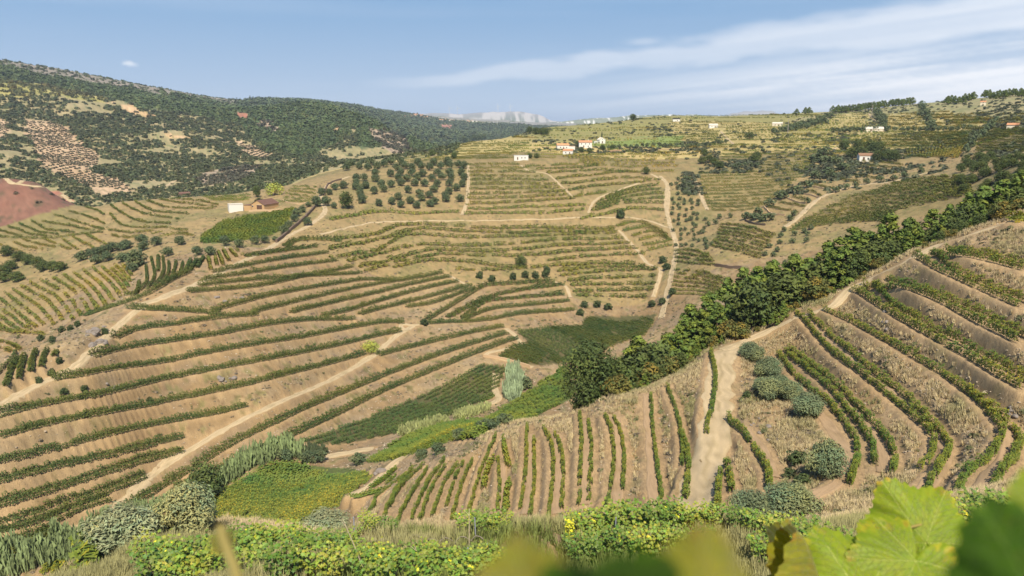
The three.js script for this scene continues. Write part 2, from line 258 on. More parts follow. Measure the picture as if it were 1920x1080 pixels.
plant(A4, 'at the left edge below the rock outcrop', 'left', 'deep', {}, [-20, 860, 40, 790, 90, 735], [40, 930, 60, 830, 100, 760], [110, 890, 120, 810, 135, 745], [180, 850, 180, 780, 205, 720], [235, 820, 245, 760, 262, 710], [310, 755, 315, 715]);
plant(A4, 'in the far left rows beside the frame', 'top', 'yellow', {}, [-20, 660, 60, 680, 110, 710], [-20, 700, 60, 720], [-20, 600, 120, 615, 250, 625]);
const AL = [0, 300, 3];
plant(AL, 'in the far left vineyard, left of its footpath', 'top', 'olive', {}, [480, 268, 540, 285, 585, 310], [390, 290, 500, 325, 592, 362], [310, 315, 460, 360, 588, 400], [240, 348, 400, 377, 500, 395], [178, 345, 260, 390, 420, 410], [110, 362, 200, 400, 330, 422], [50, 380, 150, 412, 260, 432], [-30, 390, 60, 420, 130, 432], [-40, 430, 60, 440, 300, 440, 420, 422, 575, 412]);
plant(AL, 'in the far left vineyard, right of its footpath', 'top', 'olive', {}, [960, 220, 1120, 233, 1230, 257], [900, 224, 1050, 247, 1220, 267], [830, 232, 940, 267, 1200, 277], [760, 237, 850, 285, 1060, 306], [690, 247, 800, 300, 1010, 335], [622, 257, 700, 310, 760, 340, 960, 361], [620, 310, 690, 370, 940, 386], [612, 400, 740, 411, 860, 406], [630, 428, 700, 440, 800, 436], [860, 420, 960, 395, 1060, 400], [880, 440, 980, 420, 1090, 425]);
plant(AL, 'low on the far left slope above the olives', 'top', 'yellow', {}, [480, 420, 560, 462, 650, 492], [400, 427, 480, 475, 540, 502], [340, 442, 400, 480, 465, 522], [250, 446, 330, 482, 400, 506], [130, 450, 230, 480, 310, 498], [80, 468, 160, 495, 240, 508], [-30, 470, 60, 500, 120, 520]);
plant(A1, 'on the small terraces left of the farmhouse', 'top', 'bright', {}, ...fan(5, [1130, 862, 1280, 856, 1410, 848], [1200, 890, 1300, 892, 1400, 890]));
plant(A0, 'on the small green terraces right of the farmhouse', 'top', 'bright', {}, ...fan(6, [1020, 310, 1150, 300, 1290, 310], [960, 370, 1100, 380, 1260, 400], [870, 470, 1000, 470, 1200, 480]));
hatch(A0, [0, 860, 220, 700, 470, 640, 1040, 545, 960, 680, 870, 800, 600, 890, 300, 925, 0, 930], [0, 900, 900, 640], 2.6, 'in the bright green field below the farmhouse', 'left', 'bright', { wide: 1.5 });
hatch(A5, [985, 722, 1350, 692, 1392, 642, 1770, 632, 1745, 690, 1700, 745, 1560, 790, 1290, 905, 1070, 915, 880, 872, 960, 810, 1060, 790], [1050, 720, 1250, 830], 3.1, 'in the dark vineyard at the ravine head', 'left', 'dark', { wide: 0.75 });
hatch([0, 0, 1], [560, 830, 700, 780, 850, 715, 905, 684, 950, 690, 925, 745, 870, 770, 760, 808, 640, 832], [640, 800, 860, 715], 2.6, 'in the leafy dark field beside the cane', 'top', 'dark', { wide: 0.95 });
hatch([0, 0, 1], [690, 868, 760, 825, 900, 790, 985, 740, 1060, 690, 1075, 745, 1000, 785, 905, 822, 820, 838, 750, 862], [720, 860, 980, 760], 2.4, 'in the green strip at the foot of the spur', 'top', 'bright', { wide: 1.4 });
hatch([0, 0, 1], [395, 940, 480, 888, 545, 866, 690, 884, 700, 890, 640, 940, 560, 985, 480, 1008, 400, 975], [430, 940, 680, 895], 2.3, 'in the flat yellow green field in the ravine', 'top', 'limey', { wide: 1.7 });
plant([0, 0, 1], 'in the bottom left corner', 'left', 'bright', {}, [80, 1078, 95, 1062], [100, 1080, 108, 1062], [125, 1078, 118, 1055], [145, 1072, 135, 1048], [168, 1072, 158, 1040]);
// the spur on the right
plant(A6, 'on the broad terraces of the right spur', 'top', 'spur', two, [1670, 128, 1800, 182, 1930, 228], [1860, 112, 1940, 104], [1440, 287, 1600, 297, 1750, 327, 1940, 390], [1340, 302, 1450, 372, 1600, 442, 1750, 512, 1940, 590], [1110, 452, 1300, 487, 1500, 572, 1700, 682, 1940, 790], [985, 490, 1150, 592, 1350, 712, 1550, 822, 1750, 932, 1900, 1020, 1960, 1060]);
plant([0, 0, 1], 'bending round the hollow of the spur', 'right', 'spur', {}, [1813, 737, 1873, 773, 1903, 813, 1910, 847, 1880, 887, 1860, 917], [1543, 583, 1597, 607, 1647, 633, 1713, 673, 1780, 713, 1840, 763, 1870, 793, 1877, 820, 1853, 860, 1813, 897, 1790, 933], [1515, 587, 1547, 623, 1597, 663, 1647, 707, 1693, 740, 1743, 790, 1773, 827, 1780, 843, 1753, 893, 1733, 930], [1493, 585, 1527, 630, 1563, 667, 1613, 703, 1633, 720, 1667, 747, 1713, 787, 1747, 823, 1747, 853, 1723, 887]);
plant([0, 0, 1], 'in the narrow triple terrace beside the olive bushes', 'right', 'spur', {}, [1480, 655, 1530, 693, 1580, 733, 1637, 797, 1663, 830, 1677, 867, 1673, 887], [1470, 662, 1513, 697, 1563, 740, 1610, 800, 1633, 833, 1640, 873], [1458, 668, 1487, 703, 1527, 740, 1547, 753, 1580, 793, 1603, 830, 1608, 860, 1590, 910]);
plant([0, 0, 1], 'beside the spur road', 'left', 'spur', {}, [1332, 663, 1340, 700, 1340, 740, 1335, 763, 1323, 820], [1363, 787, 1400, 823, 1423, 860, 1440, 893, 1440, 920], [1350, 890, 1343, 953], [1360, 870, 1373, 920], [1280, 820, 1290, 860, 1285, 940]);
plant(A8, 'among the upright rows left of the spur road', 'right', 'spur', { slim: 0.8 }, [1690, 30, 1695, 200, 1710, 400, 1720, 600, 1730, 690], [1740, 60, 1750, 250, 1775, 450, 1800, 650], [1830, 20, 1880, 150, 1910, 300, 1918, 470], [1480, 180, 1520, 280, 1530, 450, 1510, 600, 1490, 690], [1530, 190, 1570, 280, 1590, 450, 1580, 600], [1340, 180, 1350, 300, 1345, 480, 1335, 690], [1390, 210, 1405, 350, 1400, 500, 1395, 650], [1140, 265, 1180, 350, 1190, 480, 1180, 650, 1160, 770], [1200, 290, 1240, 400, 1245, 550, 1240, 700], [1045, 250, 1040, 400, 1030, 550, 1000, 720], [1085, 310, 1085, 450, 1080, 600, 1060, 740], [915, 330, 925, 400, 940, 450], [880, 420, 890, 560, 880, 720], [938, 560, 920, 720],
  [870, 290, 800, 450, 760, 580, 720, 710], [850, 430, 820, 500, 800, 580], [740, 420, 690, 540, 640, 700, 620, 770], [690, 430, 640, 540, 590, 690], [650, 450, 580, 570, 510, 740], [580, 470, 520, 570, 440, 760], [575, 430, 480, 580, 390, 760], [480, 490, 400, 620, 310, 770], [400, 490, 300, 620, 240, 740], [460, 460, 330, 590, 270, 680], [380, 480, 250, 600, 130, 740], [300, 510, 180, 620, 80, 700], [300, 480, 160, 610]);
plant(A6, 'on the small curved terraces left of the pines', 'top', 'olive', {}, ...fan(8, [215, 128, 350, 138, 515, 185], [165, 245, 300, 275, 430, 312]));
plant(A6, 'in the stepped patch behind the belt, left end', 'top', 'olive', {}, ...fan(7, [-40, 380, 110, 395, 240, 435], [-60, 520, 80, 520, 210, 535]), ...fan(4, [-40, 270, 60, 275, 150, 300], [-40, 330, 60, 345, 180, 345]));
// far fields on the right
const far = { far: 1 };
plant(A3, 'in the big pale field right of the olive strip', 'top', 'olive', far, ...fan(13, [95, 740, 350, 730, 640, 718, 730, 705], [120, 840, 350, 830, 600, 815], [150, 945, 300, 945, 430, 930]));
plant(A3, 'in the steep green field above the pale one', 'top', 'olive', far, ...fan(12, [560, 530, 700, 528, 830, 530], [500, 620, 640, 622, 780, 610], [430, 705, 580, 712, 720, 690]));
plant(A3, 'on the terraces below the stone barn', 'top', 'olive', far, [950, 672, 1100, 672, 1240, 690], [930, 695, 1080, 697, 1230, 708], [910, 718, 1060, 722, 1200, 735], [895, 745, 1030, 755, 1130, 770], [875, 770, 1000, 790], [740, 800, 880, 828], [700, 830, 780, 862], [620, 872, 720, 890], [550, 900, 690, 925], [480, 925, 640, 955]);
plant(A3, 'in the field right of the diagonal lane', 'top', 'olive', far, ...fan(19, [1180, 800, 1400, 765, 1580, 765], [930, 872, 1200, 850, 1640, 850], [700, 988, 900, 965, 1200, 950], [610, 1055, 860, 1020, 1150, 1000]));
plant(A3, 'in the long field behind the dark trees', 'top', 'olive', far, ...fan(9, [910, 530, 1250, 515, 1620, 510], [1030, 592, 1200, 592, 1590, 585]));
plant(A3, 'in the pale striped patch', 'left', 'yellow', far, ...fan(18, [1255, 600, 1268, 642], [1585, 585, 1540, 650]));
plant(A3, 'in the bright crown of the hill', 'top', 'bright', far, ...fan(10, [880, 405, 960, 398, 1045, 402], [720, 500, 880, 500, 1035, 490]));
plant(A3, 'on the hill right of the pole', 'top', 'yellow', far, ...fan(8, [1110, 412, 1220, 405, 1330, 398], [1170, 485, 1270, 490, 1390, 490]));
plant(A3, 'under the hilltop olive trees', 'top', 'yellow', far, ...fan(6, [1395, 395, 1440, 392, 1500, 390], [1410, 470, 1500, 475, 1620, 470]));
plant(A3, 'on the terraces at the right edge', 'top', 'olive', far, ...fan(9, [1690, 488, 1800, 485, 1930, 488], [1650, 610, 1780, 615, 1930, 612]));
plant(A3, 'in the green fields past the hamlet', 'top', 'bright', far, ...fan(5, [-30, 510, 80, 505, 200, 505], [-60, 560, 80, 558, 215, 550]), ...fan(4, [250, 478, 400, 470, 520, 462], [250, 515, 400, 512, 520, 508]), ...fan(3, [0, 440, 60, 435, 130, 432], [0, 470, 70, 470, 150, 468]), ...fan(4, [230, 610, 350, 612, 480, 605], [220, 660, 300, 665, 440, 665]));
plant(A2, 'in the far terraces above the grove', 'top', 'olive', far, ...fan(11, [830, 530, 950, 525, 1110, 525], [640, 590, 800, 585, 1040, 580], [500, 662, 700, 655, 930, 648]), ...fan(4, [350, 640, 430, 632, 500, 622], [370, 670, 430, 668, 490, 660]));
{ // terraced slopes beyond: short level rows all over the upper hills
  const r = rngOf(19), l = [[], [], []];
  for (let y = 216; y < 300; y += 3.2 + (y - 216) * 0.022) for (let x = 800 + r() * 40; x < 1900;) { const w = 70 + r() * 200, my = y + (r() - 0.5) * 3; if (r() < 0.93 && !(x > 1225 && x < 1345 && y > 280)) l[Math.floor(fbm(x * 0.011, y * 0.06, 2) * 4.4 - 0.7) % 3]?.push([x, my + (r() - 0.5) * 2, x + w / 2, my + (r() - 0.5) * 2, x + w, my + (r() - 0.5) * 2]); x += w + 4 + r() * 14; }
  l.forEach((q, i) => plant([0, 0, 1], 'on the upper hills', 'top', ['olive', 'yellow', 'bright'][i], { far: 1, dmin: 690 }, ...q));
}
// tracks
const tracks = [];
function track(frame, name, label, width, list, opt = {}) { const [ox, oy, sc] = frame, q = toLand(pairs(list).map(([x, y]) => [ox + x / sc, oy + y / sc]), 1.6, opt); if (q) tracks.push({ ...q, name, label, width, tone: opt.tone ?? 0 }); }
track([0, 0, 1], 'dirt_road', 'winding light dirt track climbing between the brown terraces', 3.4, [120, 1008, 190, 975, 243, 930, 300, 880, 383, 828, 417, 807, 510, 760, 600, 722, 663, 690, 700, 667, 737, 635, 775, 611]);
track([0, 0, 1], 'dirt_road', 'ridge road curving up past the rock outcrop to the wall', 4, [-10, 766, 70, 722, 145, 683, 210, 622, 260, 580, 310, 553, 350, 540, 400, 518, 450, 492, 500, 468, 545, 440, 575, 425, 610, 395, 600, 370, 618, 345, 655, 332]);
track([0, 0, 1], 'dirt_road', 'wide pale dirt road down the middle of the spur', 5.6, [1385, 655, 1357, 665, 1352, 700, 1345, 760, 1330, 850, 1312, 900, 1295, 965]);
track([0, 0, 1], 'dirt_road', 'sandy crest path along the rim of the spur', 2.6, [1352, 657, 1400, 640, 1450, 620, 1505, 588, 1560, 575, 1600, 540, 1650, 515, 1720, 478, 1790, 450, 1850, 430, 1925, 408]);
track([0, 0, 1], 'dirt_road', 'straight dirt lane right of the terraces', 3.6, [1240, 598, 1247, 565, 1262, 500, 1268, 460, 1256, 420, 1248, 380, 1250, 345, 1238, 330]);
track([0, 0, 1], 'dirt_road', 'light dirt loop round the square patch', 2.6, [1224, 560, 1235, 525, 1238, 505, 1215, 495, 1195, 470, 1160, 432]);
track(A3, 'dirt_road', 'diagonal pale lane climbing to the stone barn', 4.4, [570, 1040, 640, 990, 760, 880, 880, 830, 1000, 800, 1150, 785, 1270, 760, 1380, 730]);
track(A3, 'dirt_road', 'hill road passing under the white barn', 3.2, [640, 530, 800, 522, 900, 515, 1040, 505, 1160, 495]);
track(A3, 'footpath', 'short curved path between dark trees and stone barn', 3, [850, 600, 885, 570, 880, 550], {});
track(A3, 'footpath', 'pale path beside the big pale field', 3, [60, 750, 90, 830, 120, 900, 140, 945]);
track(A3, 'footpath', 'narrow path descending from the hamlet', 3, [215, 500, 250, 540, 285, 570]);
track(A3, 'footpath', 'light path up the hill to the pole', 3, [1045, 400, 1065, 425, 1085, 440]);
track(A2, 'footpath', 'pale path between olive grove and vine block', 3, [680, 970, 705, 900, 712, 820, 715, 740, 712, 690]);
track(A2, 'footpath', 'diagonal footpath between the two upper vine blocks', 2.4, [1010, 690, 1050, 720, 1160, 740, 1230, 800, 1310, 878]);
track(A2, 'footpath', 'path curving up below the fan of rows', 2.4, [1390, 960, 1410, 910, 1450, 875, 1560, 830, 1680, 790]);
track(A2, 'dirt_road', 'pale end of the lane by the lone tree', 3.2, [1740, 740, 1830, 790, 1840, 850, 1835, 940]);
track(A2, 'footpath', 'bare earth strip under the bright hillside field', 5, [1440, 615, 1600, 605, 1900, 598], { tone: 1 });
track([0, 300, 3], 'footpath', 'straight footpath through the far left vineyard', 3, [598, 245, 608, 300, 605, 370, 592, 410, 600, 435]);
track(A1, 'dirt_road', 'forest track bending beneath the oak scrub', 6, [880, 812, 940, 795, 975, 770, 990, 757]);
track(A1, 'dirt_road', 'pale track across the red bare slope', 4, [0, 735, 80, 795, 150, 770, 190, 762], { dmax: 1000 });
track(A1, 'dirt_road', 'second pale track on the red slope', 3.4, [80, 795, 160, 805, 240, 812], { dmax: 1000 });
track(A1, 'dirt_road', 'light track descending the edge of the red slope', 4, [350, 850, 400, 890, 425, 905], { dmax: 1000 });
track([0, 0, 1], 'footpath', 'footpath along the lower edge of the spur rows', 2.6, [655, 938, 700, 905, 745, 868, 800, 838, 850, 815]);
track([0, 0, 1], 'footpath', 'earth path from the cane clump round the leafy field', 3, [930, 700, 928, 730, 935, 748, 912, 760]);
track([0, 0, 1], 'footpath', 'stony strip between cane and yellow green field', 3.5, [600, 858, 640, 852, 700, 840]);
track([0, 0, 1], 'footpath', 'path stepping down beside the dark vineyard', 2.4, [950, 615, 968, 632, 975, 645, 945, 655, 910, 665, 960, 678, 1000, 690]);
track(A5, 'footpath', 'pale foot of the fan terraces', 2.4, [440, 690, 330, 690, 360, 720]);
track(A5, 'footpath', 'diagonal path beside the fan terraces', 2.2, [590, 400, 660, 440, 740, 480]);
track(A5, 'footpath', 'short path by the square patch', 2.2, [1190, 440, 1260, 470, 1290, 540]);
track(A4, 'footpath', 'sandy triangle where the ridge road forks', 5, [780, 460, 900, 420, 1050, 365]);
track([0, 0, 1], 'footpath', 'long bare contour path under the bright rows', 2, [600, 440, 700, 418, 800, 415, 1000, 412, 1100, 408, 1200, 410, 1262, 430]);
for (const [l, list] of [['outermost bench path in the hollow of the spur', [1862, 778, 1890, 815, 1888, 855, 1850, 895, 1812, 945]], ['second bench path in the hollow of the spur', [1735, 792, 1765, 825, 1773, 855, 1752, 895, 1728, 920]], ['bench path between the double rows high on the spur', [1512, 590, 1540, 628, 1590, 668, 1640, 712, 1680, 742]],
  ['innermost light path around the olive bushes', [1530, 768, 1570, 820, 1592, 855, 1575, 900, 1520, 935]], ['bench path of the triple terrace', [1560, 738, 1625, 800, 1655, 845, 1655, 885]], ['path on the terrace left of the olives', [1393, 800, 1430, 845, 1450, 892]],
  ['bench between the first upright rows left of the road', [1212, 740, 1220, 850, 1225, 950]], ['second bench between upright rows', [1155, 780, 1163, 850, 1157, 950]], ['third bench between upright rows', [1097, 790, 1100, 870, 1097, 945]], ['fourth bench between upright rows', [1045, 820, 1048, 880, 1045, 960]], ['fifth bench between upright rows', [993, 815, 995, 890, 985, 965]], ['bench of the short rows on the spur nose', [940, 870, 942, 920, 940, 965]]])
  track([0, 0, 1], 'footpath', l, 1.9, list, { tone: 2 });
// ---------------------------------------------------------------- final heights: benches under rows and tracks, rough ground between
const cells = new Map(), CELL = 5;
const benchAdd = (x, z, y, full, fade) => { const k = Math.floor(x / CELL) * 4096 + Math.floor(z / CELL), v = [x, z, y, full, fade]; cells.has(k) ? cells.get(k).push(v) : cells.set(k, [v]); };
const base0 = (x, z) => sample(SG, x, z) * Math.hypot(x, z);
function levelled(pts, k) { const y = pts.map(([x, z]) => base0(x, z)); return y.map((_, i) => { let s = 0, n = 0; for (let j = Math.max(0, i - k); j <= Math.min(y.length - 1, i + k); j++) { s += y[j]; n++; } return s / n; }); }
for (const r of rows) if (r.d < 420) { const y = levelled(r.pts, 6), w = r.opt.double ? (r.tone === 'spur' ? 2.2 : 1.8) : 0.9; r.pts.forEach(([x, z], i) => benchAdd(x, z, y[i], w, w + 1.25)); }
for (const t of tracks) if (t.d < 480) { const y = levelled(t.pts, 3); t.pts.forEach(([x, z], i) => benchAdd(x, z, y[i], t.width * 0.55, t.width * 0.55 + 1.6)); }
function benched(x, z, y) {
  const cx = Math.floor(x / CELL), cz = Math.floor(z / CELL); let sum = 0, tot = 0, most = 0;
  for (let a = -1; a <= 1; a++) for (let b = -1; b <= 1; b++) for (const q of cells.get((cx + a) * 4096 + cz + b) ?? []) {
    const d = Math.hypot(x - q[0], z - q[1]); if (d >= q[4]) continue;
    const m = 1 - smooth(q[3], q[4], d), w = m / (0.15 + d); sum += w * q[2]; tot += w; most = Math.max(most, m);
  }
  return tot ? [lerp(y, sum / tot, most), most] : [y, 0];
}
const BG = new Float32Array(NR * NA);                       // how much a place is bench
for (let i = 0; i < NR; i++) for (let j = 0; j < NA; j++) {
  const o = i * NA + j, a = AZ0 + (AZ1 - AZ0) * j / (NA - 1), d = dists[i], x = d * Math.sin(a), z = -d * Math.cos(a);
  let y = SG[o] * d, b = 0;
  if (d > 50 && d < 520) [y, b] = benched(x, z, y);
  BG[o] = b;
  const big = (fbm(x * 0.035, z * 0.035, 3) - 0.5) * 1.1 + (fbm(x * 0.16 + 9, z * 0.16, 3) - 0.5) * 0.95, rough = d < 190 ? (vnoise(x * 0.9, z * 0.9) - 0.5) * 0.46 + (vnoise(x * 2.1, z * 2.1) - 0.5) * 0.36 : (vnoise(x * 0.42, z * 0.42) - 0.5) * 0.6;
  if (d > 20 && d < 1000) y += (big + rough) * (1 - b) * smooth(20, 60, d) + rough * b * 0.15;
  if (d > 800) { const f = smooth(800, 1500, d), u = x / d; y += f * d * ((fbm(x * 0.0042 + 3, z * 0.0042, 4) - 0.5) * 0.030 + (fbm(u * 9 + x * 0.0012, z * 0.0035, 3) - 0.5) * 0.018) * (1 - smooth(1500, 2500, d) * 0.82) * (x < 0 ? 1 : 0.12); }
  HG[o] = y;
}
// ---------------------------------------------------------------- what covers the ground where
const inside = (P, x, y) => { let c = false; for (let i = 0, j = P.length - 1; i < P.length; j = i++) if ((P[i][1] > y) !== (P[j][1] > y) && x < (P[j][0] - P[i][0]) * (y - P[i][1]) / (P[j][1] - P[i][1]) + P[i][0]) c = !c; return c; };
const areas = [];
const area = (frame, kind, d0, d1, list) => { const P = pairs(list).map(([x, y]) => [frame[0] + x / frame[2], frame[1] + y / frame[2]]); areas.push({ kind, d0, d1, P, x0: Math.min(...P.map((p) => p[0])), x1: Math.max(...P.map((p) => p[0])), y0: Math.min(...P.map((p) => p[1])), y1: Math.max(...P.map((p) => p[1])) }); };
const kindAt = (px, py, d) => { for (const a of areas) if (d > a.d0 && d < a.d1 && px > a.x0 && px < a.x1 && py > a.y0 && py < a.y1 && inside(a.P, px, py)) return a.kind; return d > 5600 ? 'range' : d > 800 && px < 860 ? 'oaks' : 'earth'; };
area(A1, 'red', 640, 1000, [-300, 560, 0, 680, 190, 760, 350, 850, 430, 905, 250, 960, 150, 985, 0, 1035, -300, 1060]);
area(A1, 'olives', 850, 1700, [130, 440, 330, 450, 560, 620, 540, 720, 700, 780, 760, 830, 560, 850, 430, 780, 240, 700, 160, 560]);
area(A1, 'olives', 850, 1700, [-40, 420, 60, 440, 50, 540, -40, 560]);
area(A1, 'olives', 850, 2200, [1330, 560, 1460, 590, 1580, 640, 1480, 665, 1410, 640]);
area(A1, 'scree', 800, 1700, [1080, 760, 1240, 700, 1420, 690, 1500, 700, 1380, 770, 1180, 800]);
area(A1, 'pale', 1500, 3200, [620, 330, 760, 350, 870, 420, 840, 440, 720, 390]);
area(A1, 'pale', 1500, 3200, [950, 500, 1090, 520, 1080, 545, 960, 540]);
area(A1, 'scrub', 1200, 3200, [-60, 205, 150, 225, 400, 265, 620, 330, 560, 350, 420, 310, 250, 290, 100, 300, -60, 330]);
area(A1, 'pale', 1900, 3400, [1060, 455, 1180, 455, 1290, 468, 1240, 480, 1080, 472]);
area(A1, 'pale', 2400, 4200, [1635, 362, 1690, 360, 1730, 382, 1650, 380]);
area(A1, 'red', 1900, 4200, [1310, 408, 1400, 410, 1420, 430, 1340, 432]);
area(A1, 'pale', 1500, 4200, [1865, 470, 1945, 472, 1945, 490, 1870, 492]);
area(A1, 'scree', 1500, 3200, [1420, 435, 1540, 450, 1600, 510, 1520, 520, 1440, 470]);
area(A1, 'moor', 1500, 5600, [-300, -200, 0, 130, 200, 185, 450, 228, 700, 262, 1000, 312, 1300, 355, 1450, 330, 1350, 200, 600, 0]);
area(A1, 'pines', 1300, 5600, [-300, 60, 0, 130, 200, 185, 450, 228, 700, 262, 1000, 312, 1300, 355, 1460, 320, 1700, 300, 2000, 340, 2100, 420, 1900, 560, 1700, 640, 1480, 590, 1400, 500, 1350, 470, 1050, 400, 800, 370, 620, 305, 400, 262, 200, 225, -300, 190]);
area([740, 180, 6], 'red', 2000, 6000, [440, 350, 540, 300, 660, 320, 700, 380, 640, 410, 560, 390]);
area([740, 180, 6], 'scree', 1400, 4000, [-300, 380, 0, 380, 160, 480, 200, 600, 60, 660, -200, 600]);
area([740, 180, 6], 'pines', 1300, 5600, [-400, 150, 300, 250, 800, 320, 1500, 330, 1500, 420, 900, 480, 400, 620, -400, 600]);
area([0, 0, 1], 'meadow', 150, 300, [395, 940, 480, 888, 545, 866, 690, 884, 640, 940, 560, 985, 480, 1008, 400, 975]);
area([0, 0, 1], 'meadow', 190, 330, [690, 868, 760, 825, 900, 790, 985, 740, 1060, 690, 1075, 745, 1000, 785, 905, 822, 820, 838, 750, 862]);
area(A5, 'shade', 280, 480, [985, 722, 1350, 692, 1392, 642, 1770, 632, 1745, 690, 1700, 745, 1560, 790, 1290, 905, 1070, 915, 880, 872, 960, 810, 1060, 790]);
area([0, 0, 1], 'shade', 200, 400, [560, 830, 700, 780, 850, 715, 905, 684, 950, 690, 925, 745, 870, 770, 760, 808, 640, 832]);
area(A0, 'meadow', 380, 640, [0, 860, 220, 700, 470, 640, 1040, 545, 960, 680, 870, 800, 600, 890, 300, 925, 0, 930]);
area(A2, 'meadow', 700, 1500, [1330, 560, 1500, 600, 1920, 575, 1920, 530, 1640, 535]);
area(A3, 'field', 500, 2200, [880, 405, 960, 398, 1045, 402, 1035, 490, 720, 500]); area(A3, 'field', 500, 2200, [1110, 412, 1330, 398, 1390, 490, 1170, 485]); area(A3, 'field', 500, 2200, [1395, 395, 1500, 390, 1620, 470, 1410, 475]);
area(A3, 'field', 500, 2200, [910, 530, 1250, 515, 1620, 510, 1590, 585, 1250, 600, 1030, 592]); area(A3, 'field', 500, 2200, [1690, 488, 1930, 488, 1930, 612, 1650, 610]); area(A3, 'field', 400, 2200, [560, 530, 830, 530, 720, 690, 560, 815, 500, 770, 430, 705]);
area(A3, 'field', 500, 2200, [-60, 430, 540, 455, 520, 510, 480, 610, 440, 665, 200, 660, 215, 550, -60, 565]); area(A2, 'field', 500, 2200, [820, 530, 1110, 525, 1040, 580, 930, 650, 500, 665, 640, 590]);
area(A3, 'straw', 350, 900, [700, 988, 930, 872, 1180, 800, 1400, 765, 1580, 765, 1640, 850, 1500, 960, 1000, 1000]); area(A3, 'straw', 350, 900, [95, 740, 640, 718, 600, 815, 430, 935, 150, 945]);
area([0, 0, 1], 'heath', 700, 3000, [1470, 230, 1650, 190, 1770, 180, 1840, 165, 1960, 160, 1960, 230, 1860, 232, 1700, 222]);
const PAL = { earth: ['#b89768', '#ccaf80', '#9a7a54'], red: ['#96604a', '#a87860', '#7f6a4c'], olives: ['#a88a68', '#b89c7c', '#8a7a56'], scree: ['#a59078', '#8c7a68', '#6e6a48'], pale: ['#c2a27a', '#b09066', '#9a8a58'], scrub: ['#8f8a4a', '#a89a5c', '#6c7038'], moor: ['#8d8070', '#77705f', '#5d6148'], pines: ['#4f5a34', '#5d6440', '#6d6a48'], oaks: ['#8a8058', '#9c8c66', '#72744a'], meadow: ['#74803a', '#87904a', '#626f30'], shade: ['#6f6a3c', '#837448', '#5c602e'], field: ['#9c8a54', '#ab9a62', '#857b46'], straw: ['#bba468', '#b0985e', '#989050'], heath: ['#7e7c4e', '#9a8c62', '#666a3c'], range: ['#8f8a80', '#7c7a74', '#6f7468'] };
for (const k in PAL) PAL[k] = PAL[k].map(css);
const greenish = css('#8a8a4a'), track0 = css('#dcb682'), dryGrass = css('#ceae82'), riser = css('#b38a60'), grey = css('#9d9182');
function landColour(x, z, d, bench, slope) {
  const [px, py] = project(x, ground(x, z), z), s = d < 600 ? 1 : 0.35, jx = (fbm(x * 0.08 * s, z * 0.08 * s, 2) - 0.5) * (d > 800 ? 26 : 9), jy = (fbm(x * 0.08 * s + 50, z * 0.08 * s, 2) - 0.5) * (d > 800 ? 14 : 7);
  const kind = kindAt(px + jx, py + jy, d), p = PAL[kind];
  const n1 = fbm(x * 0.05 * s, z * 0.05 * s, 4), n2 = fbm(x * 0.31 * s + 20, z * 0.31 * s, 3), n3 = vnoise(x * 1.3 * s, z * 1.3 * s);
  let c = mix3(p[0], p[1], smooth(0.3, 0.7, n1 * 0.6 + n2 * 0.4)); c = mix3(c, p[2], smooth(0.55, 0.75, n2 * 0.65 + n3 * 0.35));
  if (kind === 'earth') {
    if (d < 190) { c = mix3(c, dryGrass, 0.75 * smooth(0.35, 0.6, n1)); c = mix3(c, css('#ab9070'), 0.5 * smooth(0.5, 0.72, n2)); }
    else c = mix3(c, grey, 0.25 * smooth(0.45, 0.7, fbm(x * 0.12, z * 0.12 + 70, 3)));
    if (d > 420) c = mix3(mix3(c, css('#c9ac70'), 0.7), greenish, 0.5 * smooth(0.5, 0.7, n1)); if (d > 640) c = mix3(mix3(c, css('#a08f58'), 0.65 * smooth(640, 800, d)), css('#77743c'), 0.8 * smooth(820, 1050, d));
    c = mix3(c, greenish, 0.55 * smooth(0.62, 0.74, n2));
    c = mix3(c, track0, 0.55 * bench);
  }
  const fine = d < 170 ? 1 : 0.35, g = 1 + fine * (0.40 * hash2(Math.round(x * 7), Math.round(z * 7)) - 0.20), t = 0.82 + 0.36 * (d < 170 ? n3 : vnoise(x * 0.45 + 3, z * 0.45)); return c.map((v) => v * g * t);
}
// grain of stones and dry stalks, tileable, in metres
function grainTexture(size, seed, draw) { const c = document.createElement('canvas'); c.width = c.height = size; const g = c.getContext('2d'); draw(g, size, rngOf(seed)); const t = new THREE.CanvasTexture(c); t.wrapS = t.wrapT = THREE.RepeatWrapping; t.magFilter = THREE.LinearFilter; return t; }
const soilDraw = (lo, hi) => (g, n, r) => {
  g.fillStyle = `rgb(${(lo + hi) >> 1},${(lo + hi) >> 1},${(lo + hi) >> 1})`; g.fillRect(0, 0, n, n);
  for (let k = 0; k < 9000; k++) { const v = Math.floor(lerp(lo, hi, r())), x = r() * n, y = r() * n, s = 1 + r() * r() * 9, a = r() * Math.PI; g.fillStyle = g.strokeStyle = `rgba(${v},${v},${v},${0.25 + 0.5 * r()})`; for (const dx of [0, -n, n]) for (const dy of [0, -n, n]) { if (x + dx < -12 || x + dx > n + 12 || y + dy < -12 || y + dy > n + 12) continue; g.beginPath(); if (k % 3) { g.ellipse(x + dx, y + dy, s, s * (0.4 + 0.5 * r()), a, 0, 7); g.fill(); } else { g.lineWidth = 1 + r(); g.moveTo(x + dx, y + dy); g.lineTo(x + dx + Math.cos(a) * s * 2, y + dy + Math.sin(a) * s * 2); g.stroke(); } } }
};
const soilMap = grainTexture(1024, 5, soilDraw(125, 255)); soilMap.colorSpace = THREE.SRGBColorSpace;
const soilBump = grainTexture(1024, 6, soilDraw(40, 230));
const landMat = new THREE.MeshStandardMaterial({ vertexColors: true, roughness: 0.96, map: soilMap, bumpMap: soilBump, bumpScale: 0.22 });
